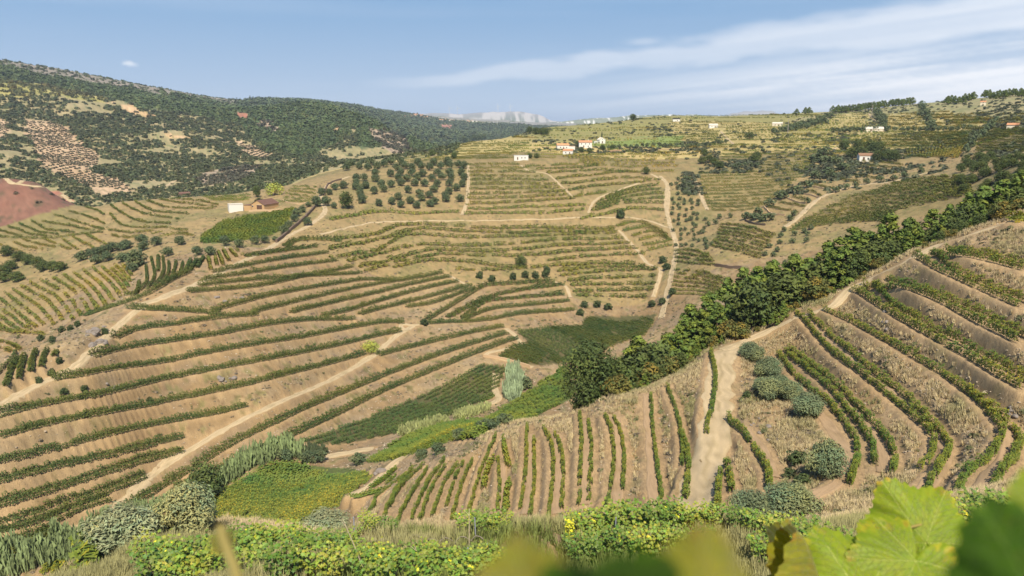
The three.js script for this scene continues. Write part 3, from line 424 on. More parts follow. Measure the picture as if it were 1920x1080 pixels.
const farMat = new THREE.MeshStandardMaterial({ vertexColors: true, roughness: 1 });
function landMesh(name, i0, i1, mat) {
  const n = i1 - i0 + 1, pos = new Float32Array(n * NA * 3), col = new Float32Array(n * NA * 3), uv = new Float32Array(n * NA * 2), idx = new Uint32Array((n - 1) * (NA - 1) * 6); let k = 0;
  for (let i = i0; i <= i1; i++) for (let j = 0; j < NA; j++) {
    const o = (i - i0) * NA + j, a = AZ0 + (AZ1 - AZ0) * j / (NA - 1), d = dists[i], x = d * Math.sin(a), z = -d * Math.cos(a);
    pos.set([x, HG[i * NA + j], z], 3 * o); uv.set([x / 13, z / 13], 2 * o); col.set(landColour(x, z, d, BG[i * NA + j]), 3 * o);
    if (i < i1 && j < NA - 1) { idx.set([o, o + 1, o + NA, o + 1, o + NA + 1, o + NA], k); k += 6; }
  }
  const g = new THREE.BufferGeometry(); g.setAttribute('position', new THREE.BufferAttribute(pos, 3)); g.setAttribute('color', new THREE.BufferAttribute(col, 3)); g.setAttribute('uv', new THREE.BufferAttribute(uv, 2)); g.setIndex(new THREE.BufferAttribute(idx, 1)); g.computeVertexNormals();
  const m = new THREE.Mesh(g, mat); m.name = name; m.userData.kind = 'structure'; m.receiveShadow = m.castShadow = true; scene.add(m); return m;
}
const cut = Math.floor(ringOf(790));
landMesh('hillside', 0, cut, landMat); landMesh('far_hills', cut, NR - 1, farMat);
// a distant skirt to the horizon and the pale mountains beyond
function rangeMesh(name, az0, az1, n, d0, depth, crest, foot, colour) {
  const m = 14, pos = [], col = [], idx = [];
  for (let i = 0; i <= m; i++) for (let j = 0; j <= n; j++) {
    const t = i / m, a = lerp(az0, az1, j / n), d = d0 + depth * t, c = crest(a), f = foot(a), rise = t < 0.5 ? smooth(0, 0.5, t) : 1 - 0.6 * smooth(0.5, 1, t);
    const s = f + (c - f) * rise + (t > 0.05 && t < 0.9 ? (fbm(a * 60, t * 6, 4) - 0.5) * 0.16 * (c - f) : 0);
    pos.push(d * Math.sin(a), d * s, -d * Math.cos(a)); col.push(...colour(a, t, s)); if (i < m && j < n) { const o = i * (n + 1) + j; idx.push(o, o + 1, o + n + 1, o + 1, o + n + 2, o + n + 1); }
  }
  const g = new THREE.BufferGeometry(); g.setAttribute('position', new THREE.Float32BufferAttribute(pos, 3)); g.setAttribute('color', new THREE.Float32BufferAttribute(col, 3)); g.setIndex(idx); g.computeVertexNormals();
  const q = new THREE.Mesh(g, farMat); q.name = name; q.userData.kind = 'structure'; scene.add(q); return q;
}
const profile = (list) => { const p = pairs(list).map(([x, y]) => sight(x, y)); return (a) => { if (a <= p[0][0]) return p[0][1]; for (let i = 1; i < p.length; i++) if (a <= p[i][0]) { const t = (a - p[i - 1][0]) / (p[i][0] - p[i - 1][0]); return lerp(p[i - 1][1], p[i][1], t * t * (3 - 2 * t)); } return p[p.length - 1][1]; }; };
const flat = (y) => { const s = sight(960, y)[1]; return () => s; };
const quarry = css('#b9b2ac'), rockG = css('#8d8a86'), woodsF = css('#56644a');
rangeMesh('mountain', sight(700, 220)[0], sight(1140, 220)[0], 220, 9500, 2600, profile([700, 226, 760, 214, 800, 212, 870, 213, 930, 209, 975, 209, 1005, 215, 1040, 227, 1100, 235]), flat(246), (a, t, s) => { const n = fbm(a * 150, t * 5 + 3, 5), q = 0.75 * smooth(0.5, 0.60, n + 0.13 * smooth(sight(860, 0)[0], sight(940, 0)[0], a) * (1 - smooth(sight(1030, 0)[0], sight(1050, 0)[0], a)) - 0.15 * smooth(sight(870, 0)[0], sight(800, 0)[0], a)); return mix3(mix3(rockG, woodsF, smooth(0.45, 0.2, t)), quarry, q); });
rangeMesh('distant_ridge', sight(960, 220)[0], sight(1420, 220)[0], 160, 6500, 1800, profile([960, 236, 1040, 229, 1090, 224, 1140, 221, 1190, 217, 1240, 216, 1300, 215, 1360, 218, 1420, 222]), flat(246), (a, t) => mix3(mix3(woodsF, css('#8f9078'), fbm(a * 90, t * 8, 3)), css('#e0dcd2'), smooth(0.66, 0.7, fbm(a * 420, t * 26, 2))));
rangeMesh('mountain', sight(1340, 220)[0], sight(1500, 220)[0], 90, 12500, 2000, profile([1340, 222, 1380, 211, 1400, 207, 1410, 209, 1430, 207, 1445, 208, 1470, 217, 1500, 223]), flat(244), (a, t) => mix3(rockG, css('#b9b2a6'), smooth(0.5, 0.2, t)));
{ // plain below the horizon, right round
  const g = new THREE.RingGeometry(6800, 26000, 96, 3); g.rotateX(-Math.PI / 2); g.translate(0, -170, 0); const m = new THREE.Mesh(g, new THREE.MeshStandardMaterial({ color: new THREE.Color('#6d7360'), roughness: 1 })); m.name = 'plain'; m.userData.kind = 'structure'; scene.add(m);
}
// ---------------------------------------------------------------- dirt roads and footpaths
const trackMats = ['#ecd0a2', '#c89c74', '#d8b488'].map((c) => new THREE.MeshStandardMaterial({ color: c, roughness: 0.97, map: soilMap, bumpMap: soilBump, bumpScale: 0.05 }));
const counts = {};
const numbered = (n) => { const k = counts[n] = (counts[n] ?? -1) + 1; return k ? n + '_' + String(k).padStart(3, '0') : n; };
for (const m of scene.children) if (m.isMesh) m.name = numbered(m.name);
for (const m of trackMats) m.vertexColors = true;
for (const t of tracks) {
  const pos = [], uv = [], col = [], idx = [], n = t.pts.length, K = 11, lift = 0.07 + t.d * 0.00035, wide = t.width > 2.3;
  for (let i = 0; i < n; i++) {
    const a = t.pts[Math.max(0, i - 1)], b = t.pts[Math.min(n - 1, i + 1)], l = Math.hypot(b[0] - a[0], b[1] - a[1]) || 1, nx = -(b[1] - a[1]) / l, nz = (b[0] - a[0]) / l, [X, Z] = t.pts[i], wl = t.width * (0.36 + 0.28 * vnoise(X * 0.4, Z * 0.4)), wr = t.width * (0.36 + 0.28 * vnoise(X * 0.4 + 40, Z * 0.4));
    for (let k = 0; k < K; k++) {
      const f = k / (K - 1), s = lerp(-wl, wr, f), x = X + nx * s, z = Z + nz * s, rut = wide && (k === 3 || k === 7), mid = wide && k === 5, edge = k === 0 || k === K - 1;
      pos.push(x, ground(x, z) + lift * (edge ? -0.6 : 1) - (rut ? 0.06 : 0) + (mid ? 0.03 : 0), z); uv.push(x / 5, z / 5);
      const weed = mid ? 0.6 * smooth(0.35, 0.6, fbm(x * 0.3, z * 0.3, 3)) : edge ? 0.7 : 0.5 * smooth(0.55, 0.75, fbm(x * 0.5 + 9, z * 0.5, 3)); col.push(...mix3([1, 1, 1], [0.62, 0.62, 0.5], weed).map((v) => v * (0.88 + 0.24 * hash2(i * 31 + k, n))));
      if (i < n - 1 && k < K - 1) { const o = i * K + k; idx.push(o, o + 1, o + K, o + 1, o + K + 1, o + K); }
    }
  }
  const g = new THREE.BufferGeometry(); g.setAttribute('position', new THREE.Float32BufferAttribute(pos, 3)); g.setAttribute('uv', new THREE.Float32BufferAttribute(uv, 2)); g.setAttribute('color', new THREE.Float32BufferAttribute(col, 3)); g.setIndex(idx); g.computeVertexNormals();
  if (g.attributes.normal.getY(5) < 0) { for (let k = 0; k < idx.length; k += 3) [idx[k], idx[k + 1]] = [idx[k + 1], idx[k]]; g.setIndex(idx); g.computeVertexNormals(); }
  const m = new THREE.Mesh(g, trackMats[t.tone]); m.name = numbered(t.name); m.userData = { kind: 'structure', label: t.label }; m.receiveShadow = true; scene.add(m);
}
// ---------------------------------------------------------------- foliage
function leafCloud(n, place, size, seed, opt = {}) {        // many small bent leaves: place(rnd) -> [x, y, z, outward x, y, z, tone]
  const r = rngOf(seed), pos = new Float32Array(n * 12), col = new Float32Array(n * 12), idx = []; const N = new THREE.Vector3(), U = new THREE.Vector3(), V = new THREE.Vector3();
  for (let k = 0; k < n; k++) {
    const [x, y, z, ox, oy, oz, tone = 1, hue = 0] = place(r), s = size * (0.65 + 0.7 * r()), long = opt.long ?? 1.15;
    N.set(ox + (r() - 0.5) * (opt.scatter ?? 1.5), oy + (r() - 0.3) * (opt.scatter ?? 1.5) + 0.3, oz + (r() - 0.5) * (opt.scatter ?? 1.5)).normalize();
    U.set(r() - 0.5, opt.up ? 2 : r() - 0.6, r() - 0.5).cross(N).normalize(); V.crossVectors(N, U);
    const q = [U, V, U, V], m = [-0.5, 0.5 * long, 0.5, -0.5 * long];
    for (let c = 0; c < 4; c++) { const w = m[c] * s, dip = c & 1 ? -0.14 * s : 0; pos.set([x + q[c].x * w + N.x * dip, y + q[c].y * w + N.y * dip, z + q[c].z * w + N.z * dip], k * 12 + c * 3); const v = tone * (0.72 + 0.56 * r()) ; col.set([v * (1 + hue), v * (1 + hue * 0.35), v * (1 - Math.max(0, hue) * 0.5)], k * 12 + c * 3); }
    if (opt.tri) idx.push(k * 4, k * 4 + 1, k * 4 + 2 + (k & 1)); else idx.push(k * 4, k * 4 + 1, k * 4 + 2, k * 4, k * 4 + 2, k * 4 + 3);
  }
  if (opt.tri) { const p3 = new Float32Array(n * 9), c3 = new Float32Array(n * 9); idx.forEach((v, i) => { for (let c = 0; c < 3; c++) { p3[i * 3 + c] = pos[v * 3 + c]; c3[i * 3 + c] = col[v * 3 + c]; } }); const g = new THREE.BufferGeometry(); g.setAttribute('position', new THREE.BufferAttribute(p3, 3)); g.setAttribute('color', new THREE.BufferAttribute(c3, 3)); g.computeVertexNormals(); return g; }
  const g = new THREE.BufferGeometry(); g.setAttribute('position', new THREE.BufferAttribute(pos, 3)); g.setAttribute('color', new THREE.BufferAttribute(col, 3)); g.setIndex(idx); g.computeVertexNormals(); return g;
}
const leafMat = new THREE.MeshStandardMaterial({ vertexColors: true, roughness: 0.75, side: THREE.DoubleSide });
const leafMatOf = {}; const tinted = (c) => leafMatOf[c] ??= new THREE.MeshStandardMaterial({ vertexColors: true, roughness: 0.8, side: THREE.DoubleSide, color: new THREE.Color(c) });
const TONE = { deep: [0.068, 0.086, 0.008], dark: [0.078, 0.108, 0.016], olive: [0.118, 0.132, 0.011], yellow: [0.190, 0.176, 0.020], bright: [0.125, 0.160, 0.013], spur: [0.130, 0.158, 0.012], limey: [0.150, 0.185, 0.022] };
// a metre of trellised vine: uneven top, leaves hanging out to both sides
const clump = (n, size, len, wide, top, seed, opt) => leafCloud(n, (r) => { const x = (r() - 0.5) * len * 1.15, side = r() < 0.5 ? -1 : 1, crown = r() < 0.4, y = crown ? top * (0.82 + 0.26 * r()) : top * (0.22 + 0.68 * r()), z = crown ? (r() - 0.5) * wide * 0.8 : side * wide * (0.32 + 0.2 * r()); return [x, y, z, 0, crown ? 1.1 : 0.45, crown ? 0 : side, 1, (r() - 0.5) * 0.35 + (r() < 0.08 ? 0.9 : 0)]; }, size, seed, opt);
const T3 = { tri: 1 };
const CL = { near: [5, 6, 7].map((k) => clump(100, 0.30, 1.0, 0.8, 1.5, k, T3)), mid: [8, 9].map((k) => clump(46, 0.46, 1.4, 0.95, 1.55, k, T3)), far: [13, 14].map((k) => clump(36, 0.85, 2.8, 1.2, 1.7, k, T3)), wee: [15].map((k) => clump(30, 1.25, 5.0, 1.5, 2.0, k, T3)) }, STEP = { near: 0.74, mid: 1.1, far: 2.3, wee: 4.2 };
const M4 = new THREE.Matrix4(), E3 = new THREE.Euler(), Q4 = new THREE.Quaternion(), S3 = new THREE.Vector3(), P3 = new THREE.Vector3(), C3 = new THREE.Color();
function instanced(name, geo, mat, list) {                   // list of [x, y, z, turn, sx, sy, sz, r, g, b, tiltX, tiltZ]
  const m = new THREE.InstancedMesh(geo, mat, list.length); m.name = name; m.castShadow = m.receiveShadow = true;
  list.forEach((v, i) => { E3.set(v[10] ?? 0, v[3], v[11] ?? 0); m.setMatrixAt(i, M4.compose(P3.set(v[0], v[1], v[2]), Q4.setFromEuler(E3), S3.set(v[4], v[5], v[6]))); m.setColorAt(i, C3.setRGB(v[7], v[8], v[9])); });
  return m;
}
let triangles = 0;
function merged(geos, list, mat) {                            // the same list as one real mesh
  const n = geos[0].attributes.position.count, pos = new Float32Array(list.length * n * 3), col = new Float32Array(list.length * n * 3);
  list.forEach((v, i) => {
    const g = geos[i % geos.length], p = g.attributes.position.array, c = g.attributes.color.array; E3.set(v[10] ?? 0, v[3], v[11] ?? 0); const e = M4.compose(P3.set(v[0], v[1], v[2]), Q4.setFromEuler(E3), S3.set(v[4], v[5], v[6])).elements;
    for (let k = 0, o = i * n * 3; k < n * 3; k += 3, o += 3) { const x = p[k], y = p[k + 1], z = p[k + 2]; pos[o] = e[0] * x + e[4] * y + e[8] * z + e[12]; pos[o + 1] = e[1] * x + e[5] * y + e[9] * z + e[13]; pos[o + 2] = e[2] * x + e[6] * y + e[10] * z + e[14]; col[o] = c[k] * v[7]; col[o + 1] = c[k + 1] * v[8]; col[o + 2] = c[k + 2] * v[9]; }
  });
  triangles += list.length * n / 3;
  const g = new THREE.BufferGeometry(); g.setAttribute('position', new THREE.BufferAttribute(pos, 3)); g.setAttribute('color', new THREE.BufferAttribute(col, 3)); g.computeVertexNormals();
  const m = new THREE.Mesh(g, mat); m.castShadow = m.receiveShadow = true; return m;
}
function tag(o, label, category, group) { o.userData.label = label; o.userData.category = category; if (group) o.userData.group = group; return o; }
const sizeOf = (r) => r.len / r.d * (1 / r.d);
rows.forEach((r, i) => { r.n = i; });
const ranked = [...rows].sort((a, b) => b.len / b.d - a.len / a.d), single = new Set(ranked.filter((r) => r.desc !== 'on the upper hills' && (!r.opt.far || r.d < 560)).slice(0, 296)), restList = [];
function rowCopies(r, lod) {
  const step = STEP[lod], rnd = rngOf(900 + r.n), list = [], tone = TONE[r.tone], lines = r.opt.double && lod !== 'wee' ? (r.tone === 'spur' ? [-1.4, 1.4] : [-1.05, 1.05]) : [0], w = r.opt.wide ?? 1, slim = r.opt.far ? (r.d > 850 ? 1.5 : 0.95) : r.opt.slim ?? 1, n = r.pts.length;
  for (const off of lines) for (let s = rnd() * 0.4; s < r.len; s += step * (0.85 + 0.3 * rnd())) {
    const f = s / r.len * (n - 1), i = Math.min(n - 2, Math.floor(f)), t = f - i, a = r.pts[i], b = r.pts[i + 1], dx = b[0] - a[0], dz = b[1] - a[1], l = Math.hypot(dx, dz) || 1;
    const vigour = fbm(a[0] * 0.13 + off, a[1] * 0.13, 2), weak = r.tone === 'spur' ? 0.20 : r.tone === 'yellow' ? 0.34 : r.tone === 'deep' ? 0.12 : 0.22; if ((vigour < weak && rnd() < 0.8) || (r.tone !== 'deep' && rnd() < 0.06)) continue;
    const j = off + (rnd() - 0.5) * 0.35, x = lerp(a[0], b[0], t) - dz / l * j, z = lerp(a[1], b[1], t) + dx / l * j, k = 0.68 + 0.62 * rnd() * (rnd() < 0.06 ? 1.5 : 1), hue = (fbm(x * 0.06 + 5, z * 0.06, 3) - 0.5) * 2.0 + (fbm(x * 0.35, z * 0.35 + 9, 2) - 0.5) * 0.9 + (rnd() - 0.5) * 0.4;
    const sy = (0.72 + 0.5 * vigour) * k * (r.opt.double ? 1.2 : Math.min(slim, 1.35)) * (r.tone === 'spur' ? 0.88 : 1), sz = w * slim * (r.tone === 'spur' ? 0.75 : 1) * (0.85 + 0.4 * rnd());
    list.push([x, ground(x, z) - 0.05, z, Math.atan2(-dz, dx) + (rnd() - 0.5) * 0.3, 0.85 + 0.35 * rnd(), sy, sz, tone[0] * (1 + hue * 0.65), tone[1] * (1 + hue * 0.28), tone[2] * (1 + hue * 0.1)]);
  }
  return list;
}
const lookOf = { deep: 'dark green', dark: 'deep green', olive: 'olive green', yellow: 'yellowing', bright: 'bright green', spur: 'leafy green', limey: 'lime green' };
for (const r of rows) {
  const lod = r.d < 215 ? 'near' : r.d < 400 ? 'mid' : r.d < 900 ? 'far' : 'wee', list = rowCopies(r, lod);
  if (!list.length) continue;
  if (!single.has(r)) { restList.push(...(lod === 'wee' || lod === 'far' ? list : list)); continue; }
  const m = merged(CL[lod], list, leafMat); m.name = numbered('vine_row');
  const base = `${r.place ? r.place.replace(' from', ' vine row from') : 'vine row'} ${r.desc}`, full = `${lookOf[r.tone]} ${base}`;
  tag(m, full.split(' ').length <= 16 ? full : base, 'vine row', 'vine rows ' + r.desc); scene.add(m);
}
{ const m = instanced('distant_vine_rows', CL.far[0], leafMat, restList); m.userData = { kind: 'stuff', label: 'many far vine rows too small to single out on the upper hills', category: 'vines' }; scene.add(m); }

// ---------------------------------------------------------------- trees
function tube(points, r0, r1, sides = 6) {                     // tapered limb
  const c = new THREE.CatmullRomCurve3(points.map((p) => new THREE.Vector3(...p))), n = points.length * 2, g = new THREE.TubeGeometry(c, n, 1, sides, false), p = g.attributes.position;
  for (let i = 0; i <= n; i++) { const q = c.getPointAt(i / n), r = lerp(r0, r1, i / n); for (let k = 0; k <= sides; k++) { const o = i * (sides + 1) + k; p.setXYZ(o, q.x + (p.getX(o) - q.x) * r, q.y + (p.getY(o) - q.y) * r, q.z + (p.getZ(o) - q.z) * r); } }
  g.computeVertexNormals(); return g;
}
const barkMat = new THREE.MeshStandardMaterial({ color: '#5b4a3a', roughness: 0.95 }), greyBark = new THREE.MeshStandardMaterial({ color: '#7d7264', roughness: 0.95 });
// lobes: [x, y, z, radius, tone, hue]; leaves sit on their shells
const crownOf = (lobes, n, size, seed, opt = {}) => { const area = lobes.map((l) => l[3] * l[3]), total = area.reduce((a, b) => a + b); return leafCloud(n, (r) => { let t = r() * total, i = 0; while (i < lobes.length - 1 && t > area[i]) t -= area[i++]; const [x, y, z, R, tone = 1, hue = 0] = lobes[i], u = r() * 2 - 1, a = r() * 7, s = Math.sqrt(1 - u * u), k = R * (0.62 + 0.48 * r()), dx = s * Math.cos(a), dz = s * Math.sin(a); return [x + dx * k, y + u * k * (opt.flat ?? 0.85), z + dz * k, dx, u, dz, tone, hue + (r() - 0.5) * 0.25]; }, size, seed, opt); };
const KIND = {};
function kindOfTree(name, m) { KIND[name] = m; }
function pineShape(seed, n, size, h = 12) {
  const r = rngOf(seed), lobes = [], limbs = [tube([[0, -1.5, 0], [0.15, h * 0.4, 0.1], [0, h * 0.86, 0]], 0.26, 0.07)];
  for (let k = 0; k < 44; k++) { const t = 0.18 + 0.82 * k / 43, a = k * 2.4 + r(), reach = (1 - Math.pow(t, 1.8)) * 3.1 * (0.6 + 0.55 * r()) + 0.15, y = h * t * 0.94 + (r() - 0.5) * 0.7, x = Math.cos(a) * reach, z = Math.sin(a) * reach; lobes.push([x, y, z, (0.62 + 0.6 * r()) * (1.1 - 0.5 * t), 0.85 + 0.35 * r(), (r() - 0.5) * 0.5]); if (k < 14 && k % 2 === 0) limbs.push(tube([[0, y - 0.6, 0], [x * 0.6, y - 0.2, z * 0.6], [x, y, z]], 0.08, 0.03, 4)); }
  return { h, trunk: mergeGeometries(limbs), crown: crownOf(lobes, n, size, seed + 1, { tri: 1, long: 1.9, scatter: 1.2, flat: 0.7 }), mat: '#606e24', bark: barkMat };
}
function roundShape(seed, n, size, o) {                        // h tall, w wide
  const r = rngOf(seed), lobes = [], { h, w, low = 0.3, count = 14 } = o, limbs = [tube([[0, -1, 0], [0.1 * w * (r() - 0.5), h * low * 0.7, 0], [0, h * 0.6, 0]], 0.035 * w + 0.05, 0.03)];
  for (let k = 0; k < count; k++) { const a = k * 2.4 + r() * 0.8, t = (k + 0.5) / count, y = h * lerp(low, 0.84, t), ring = w * 0.34 * Math.sqrt(Math.max(0.05, 1 - Math.pow(2 * t - 0.85, 2))) * (0.6 + 0.5 * r()), R = w * (0.15 + 0.13 * r()); lobes.push([Math.cos(a) * ring, y, Math.sin(a) * ring, R, 0.8 + 0.4 * r(), (r() - 0.5) * (o.hue ?? 0.4)]); if (k % 4 === 0) limbs.push(tube([[0, h * low * 0.6, 0], [Math.cos(a) * ring * 0.6, y * 0.8, Math.sin(a) * ring * 0.6], [Math.cos(a) * ring, y, Math.sin(a) * ring]], 0.05 * w * 0.3, 0.02, 4)); }
  return { h, trunk: mergeGeometries(limbs), crown: crownOf(lobes, n, size, seed + 1, { tri: 1, long: o.long ?? 1.3, flat: o.flat ?? 0.85 }), mat: o.mat, bark: o.bark ?? barkMat };
}
kindOfTree('pine', [31, 32, 33, 34].map((s) => pineShape(s, 3000, 0.52)));
kindOfTree('big_pine', [{ ...roundShape(57, 6500, 0.42, { h: 13, w: 12, low: 0.14, count: 34, mat: '#46531e', long: 1.9, flat: 0.75 }) }]);
kindOfTree('oak', [41, 42, 43].map((s) => roundShape(s, 1700, 0.6, { h: 8, w: 7.5, low: 0.22, count: 18, mat: '#48541f' })));
kindOfTree('rusty', [51, 52].map((s) => roundShape(s, 1300, 0.5, { h: 5, w: 5.5, low: 0.15, count: 14, mat: '#6a6226', hue: 0.8 })));
kindOfTree('olive', [61, 62, 63].map((s) => roundShape(s, 900, 0.42, { h: 4, w: 4.4, low: 0.3, count: 12, mat: '#545e3a', bark: greyBark, long: 1.8 })));
kindOfTree('near_olive', [66, 67].map((s) => roundShape(s, 7500, 0.17, { h: 4, w: 4.8, low: 0.25, count: 20, mat: '#6d7650', bark: greyBark, long: 2.6, hue: 0.5 })));
kindOfTree('far_olive', [71, 72, 73].map((s) => roundShape(s, 170, 0.95, { h: 4, w: 4.6, low: 0.28, count: 8, mat: '#525c38', bark: greyBark, long: 1.2 })));
kindOfTree('dark_bush', [81, 82].map((s) => roundShape(s, 420, 0.6, { h: 3, w: 3.4, low: 0.15, count: 10, mat: '#3d4a22' })));
kindOfTree('light_tree', [91].map((s) => roundShape(s, 900, 0.7, { h: 6, w: 9, low: 0.2, count: 16, mat: '#9aa043' })));
kindOfTree('cypress', [95].map(() => { const l = []; for (let k = 0; k < 12; k++) l.push([0, 1 + k * 0.95, 0, 1.05 * Math.sin(0.5 + k / 12 * 2.5), 1, 0]); return { h: 12.6, trunk: tube([[0, -1, 0], [0, 6, 0]], 0.2, 0.1), crown: crownOf(l, 400, 0.7, 96, { tri: 1 }), mat: '#2f3f22', bark: barkMat }; }));
let treeTurn = 0;
function tree(kind, name, x, z, height, spread = 1) {
  const k = KIND[kind], v = k[treeTurn++ % k.length], s = height / v.h, o = new THREE.Group(); o.name = numbered(name); o.position.set(x, ground(x, z), z); o.rotation.y = treeTurn * 2.4; o.scale.set(s * spread, s, s * spread);
  const t = new THREE.Mesh(v.trunk, v.bark), c = new THREE.Mesh(v.crown, tinted(v.mat)); t.name = 'trunk'; c.name = 'crown'; for (const m of [t, c]) { m.castShadow = m.receiveShadow = true; o.add(m); } scene.add(o); return o;
}
// list of [column, foot row, height in image rows, spread]; from left to right each gets its own label
function grove(frame, kind, name, word, category, where, list, opt = {}) {
  const [ox, oy, sc] = frame, made = list.map(([x, y, hpx, sp]) => { const q = pick(ox + x / sc, oy + y / sc, opt.dmin ?? 56); return q && { x: q.x, z: q.z, px: ox + x / sc, h: (hpx ?? opt.h) / sc / FPX * Math.hypot(q.d, q.d * 0.12), sp: sp ?? opt.sp ?? 1 }; }).filter(Boolean).sort((a, b) => a.px - b.px);
  made.forEach((m, i) => tag(tree(kind, name, m.x, m.z, m.h, m.sp), made.length === 1 ? `${word} ${where}` : `${word}, ${ordinal(i + 1)} from the left ${where}`, category, made.length > 1 ? `${word}s ${where}` : undefined));
}
// wooded ravine behind the rim of the spur
{
  const rim = [[1040, 775, 152], [1100, 755, 150], [1200, 725, 150], [1340, 655, 166], [1500, 583, 180], [1620, 527, 186], [1700, 480, 187], [1810, 438, 188], [1950, 395, 191]], top = profile([1040, 690, 1100, 640, 1160, 605, 1190, 600, 1240, 570, 1290, 548, 1330, 548, 1390, 487, 1440, 480, 1490, 460, 1530, 440, 1593, 408, 1660, 402, 1740, 392, 1790, 362, 1830, 345, 1880, 322, 1940, 310]), r = rngOf(4), made = [];
  const rimAt = (x) => { let i = 1; while (i < rim.length - 1 && rim[i][0] < x) i++; const t = (x - rim[i - 1][0]) / (rim[i][0] - rim[i - 1][0]); return lerp(rim[i - 1][2], rim[i][2], t); };
  const put = (kind, px, d, top_s, sp) => { const [az] = sight(px, 560), x = d * Math.sin(az), z = -d * Math.cos(az), h = top_s * d - ground(x, z); if (h > 1.4) made.push({ kind, px, x, z, h: Math.min(h, kind === 'pine' ? 18 : kind === 'oak' ? 12 : 6), sp }); };
  // the big pine at the left end, pines along the sky line of the belt, oaks and rusty shrubs in front
  for (const [px, py, off, sp] of [[1200, 612, 24, 1], [1228, 590, 34, 1.0], [1262, 562, 40, 0.95], [1296, 548, 30, 1.05], [1330, 548, 26, 1.0], [1362, 520, 34, 0.9], [1392, 487, 30, 1.1], [1418, 500, 22, 0.9], [1446, 480, 28, 1.05], [1486, 458, 26, 1.1], [1512, 452, 34, 0.95], [1545, 436, 26, 1.1], [1592, 407, 22, 1.15], [1618, 402, 30, 1.0], [1655, 402, 24, 1.0], [1690, 408, 34, 0.9], [1730, 395, 30, 1.0], [1760, 385, 20, 1.0], [1792, 362, 22, 0.85], [1820, 350, 30, 1.0], [1852, 338, 24, 1.0], [1885, 322, 28, 1.1], [1915, 318, 18, 1.0], [1945, 310, 26, 1]]) put('pine', px, rimAt(px) + off, sight(px, py)[1] + 0.004, sp * (0.95 + 0.5 * r()));
  for (let px = 1085, k = 0; px < 1960; px += 9 + r() * 7, k++) { const d = rimAt(px) + 3 + r() * 6, t0 = top(sight(px, 560)[0]), [, sr] = sight(px, 560); const rimS = sample(SG, rimAt(px) * Math.sin(sight(px, 560)[0]), -rimAt(px) * Math.cos(sight(px, 560)[0])); put(r() < 0.45 ? 'rusty' : r() < 0.55 ? 'oak' : 'pine', px, d, lerp(rimS, t0, 0.06 + 0.42 * r() * r() + 0.06), 1 + 0.3 * r()); }
  for (let px = 1140; px < 1960; px += 12 + r() * 12) { const d = rimAt(px) + 11 + r() * 12, a = sight(px, 560)[0], rimS = sample(SG, rimAt(px) * Math.sin(a), -rimAt(px) * Math.cos(a)); put(r() < 0.55 ? 'oak' : 'pine', px, d, lerp(rimS, top(a), 0.22 + 0.55 * r()), 1 + 0.25 * r()); }
  for (let px = 1200; px < 1960; px += 16 + r() * 12) { const d = rimAt(px) + 45 + r() * 30, a = sight(px, 560)[0]; put(r() < 0.5 ? 'oak' : 'pine', px, d, top(a) - 0.012 - r() * 0.03, 1.1); }
  made.sort((a, b) => a.px - b.px); const n = {}; const word = { pine: 'pine tree', oak: 'dark broadleaf tree', rusty: 'rusty tinged shrub' };
  for (const m of made) { n[m.kind] = (n[m.kind] ?? 0) + 1; tag(tree(m.kind, { pine: 'pine_tree', oak: 'oak_tree', rusty: 'shrub' }[m.kind], m.x, m.z, m.h, m.sp), `${ordinal(n[m.kind])} ${word[m.kind]} from the left in the wooded belt behind the spur`, m.kind === 'rusty' ? 'shrub' : 'tree', word[m.kind] + 's in the wooded belt'); }
  const [az] = sight(1113, 560), d = 157, x = d * Math.sin(az), z = -d * Math.cos(az); tag(tree('big_pine', 'pine_tree', x, z, sight(1113, 632)[1] * d - ground(x, z), 1.0), 'big bushy pine at the left end of the wooded belt', 'tree');
}
// olive grove, row by row
const OG = (w, list) => grove(A2, 'olive', 'olive_tree', 'round olive tree', 'tree', w, pairs(list), { h: 44 });
OG('in the front row of the olive grove', [120, 895, 213, 922, 285, 912, 335, 930, 390, 908, 425, 932, 500, 926, 527, 912, 590, 898, 670, 897]);
OG('in the second row of the olive grove', [105, 868, 185, 852, 240, 842, 318, 885, 375, 848, 440, 868, 450, 893, 495, 878, 520, 842, 605, 858, 585, 878]);
OG('in the third row of the olive grove', [82, 822, 140, 820, 226, 812, 280, 815, 340, 808, 415, 808, 468, 812, 540, 812, 608, 810, 648, 835, 680, 812]);
OG('in the fourth row of the olive grove', [85, 780, 130, 778, 190, 782, 320, 780, 370, 780, 425, 776, 510, 782, 567, 774, 620, 775, 690, 776]);
OG('in the fifth row of the olive grove', [190, 750, 280, 756, 335, 748, 395, 750, 460, 755, 540, 750, 610, 748, 675, 746]);
OG('along the back of the olive grove', [30, 720, 60, 700, 100, 712, 150, 722, 200, 712, 240, 700, 310, 722, 360, 712, 400, 722, 450, 715, 500, 722, 560, 712, 610, 708, 660, 705, 690, 710, 170, 690, 280, 688, 340, 690, 430, 695, 520, 692, 600, 685]);
grove(A0, 'oak', 'oak_tree', 'large dark tree', 'tree', 'at the left corner of the olive grove', [[1615, 545, 190, 1.05]]);
grove(A0, 'light_tree', 'tree', 'light green rounded tree', 'tree', 'behind the farmhouse roof', [[815, 395, 130, 1]]);
grove(A0, 'dark_bush', 'shrub', 'dark shrub', 'shrub', 'in front of the farmhouse', [[645, 525, 105, 1.1]]);
grove(A0, 'oak', 'oak_tree', 'dark tree', 'tree', 'left of the farmhouse gable', [[610, 420, 130, 0.8]]);
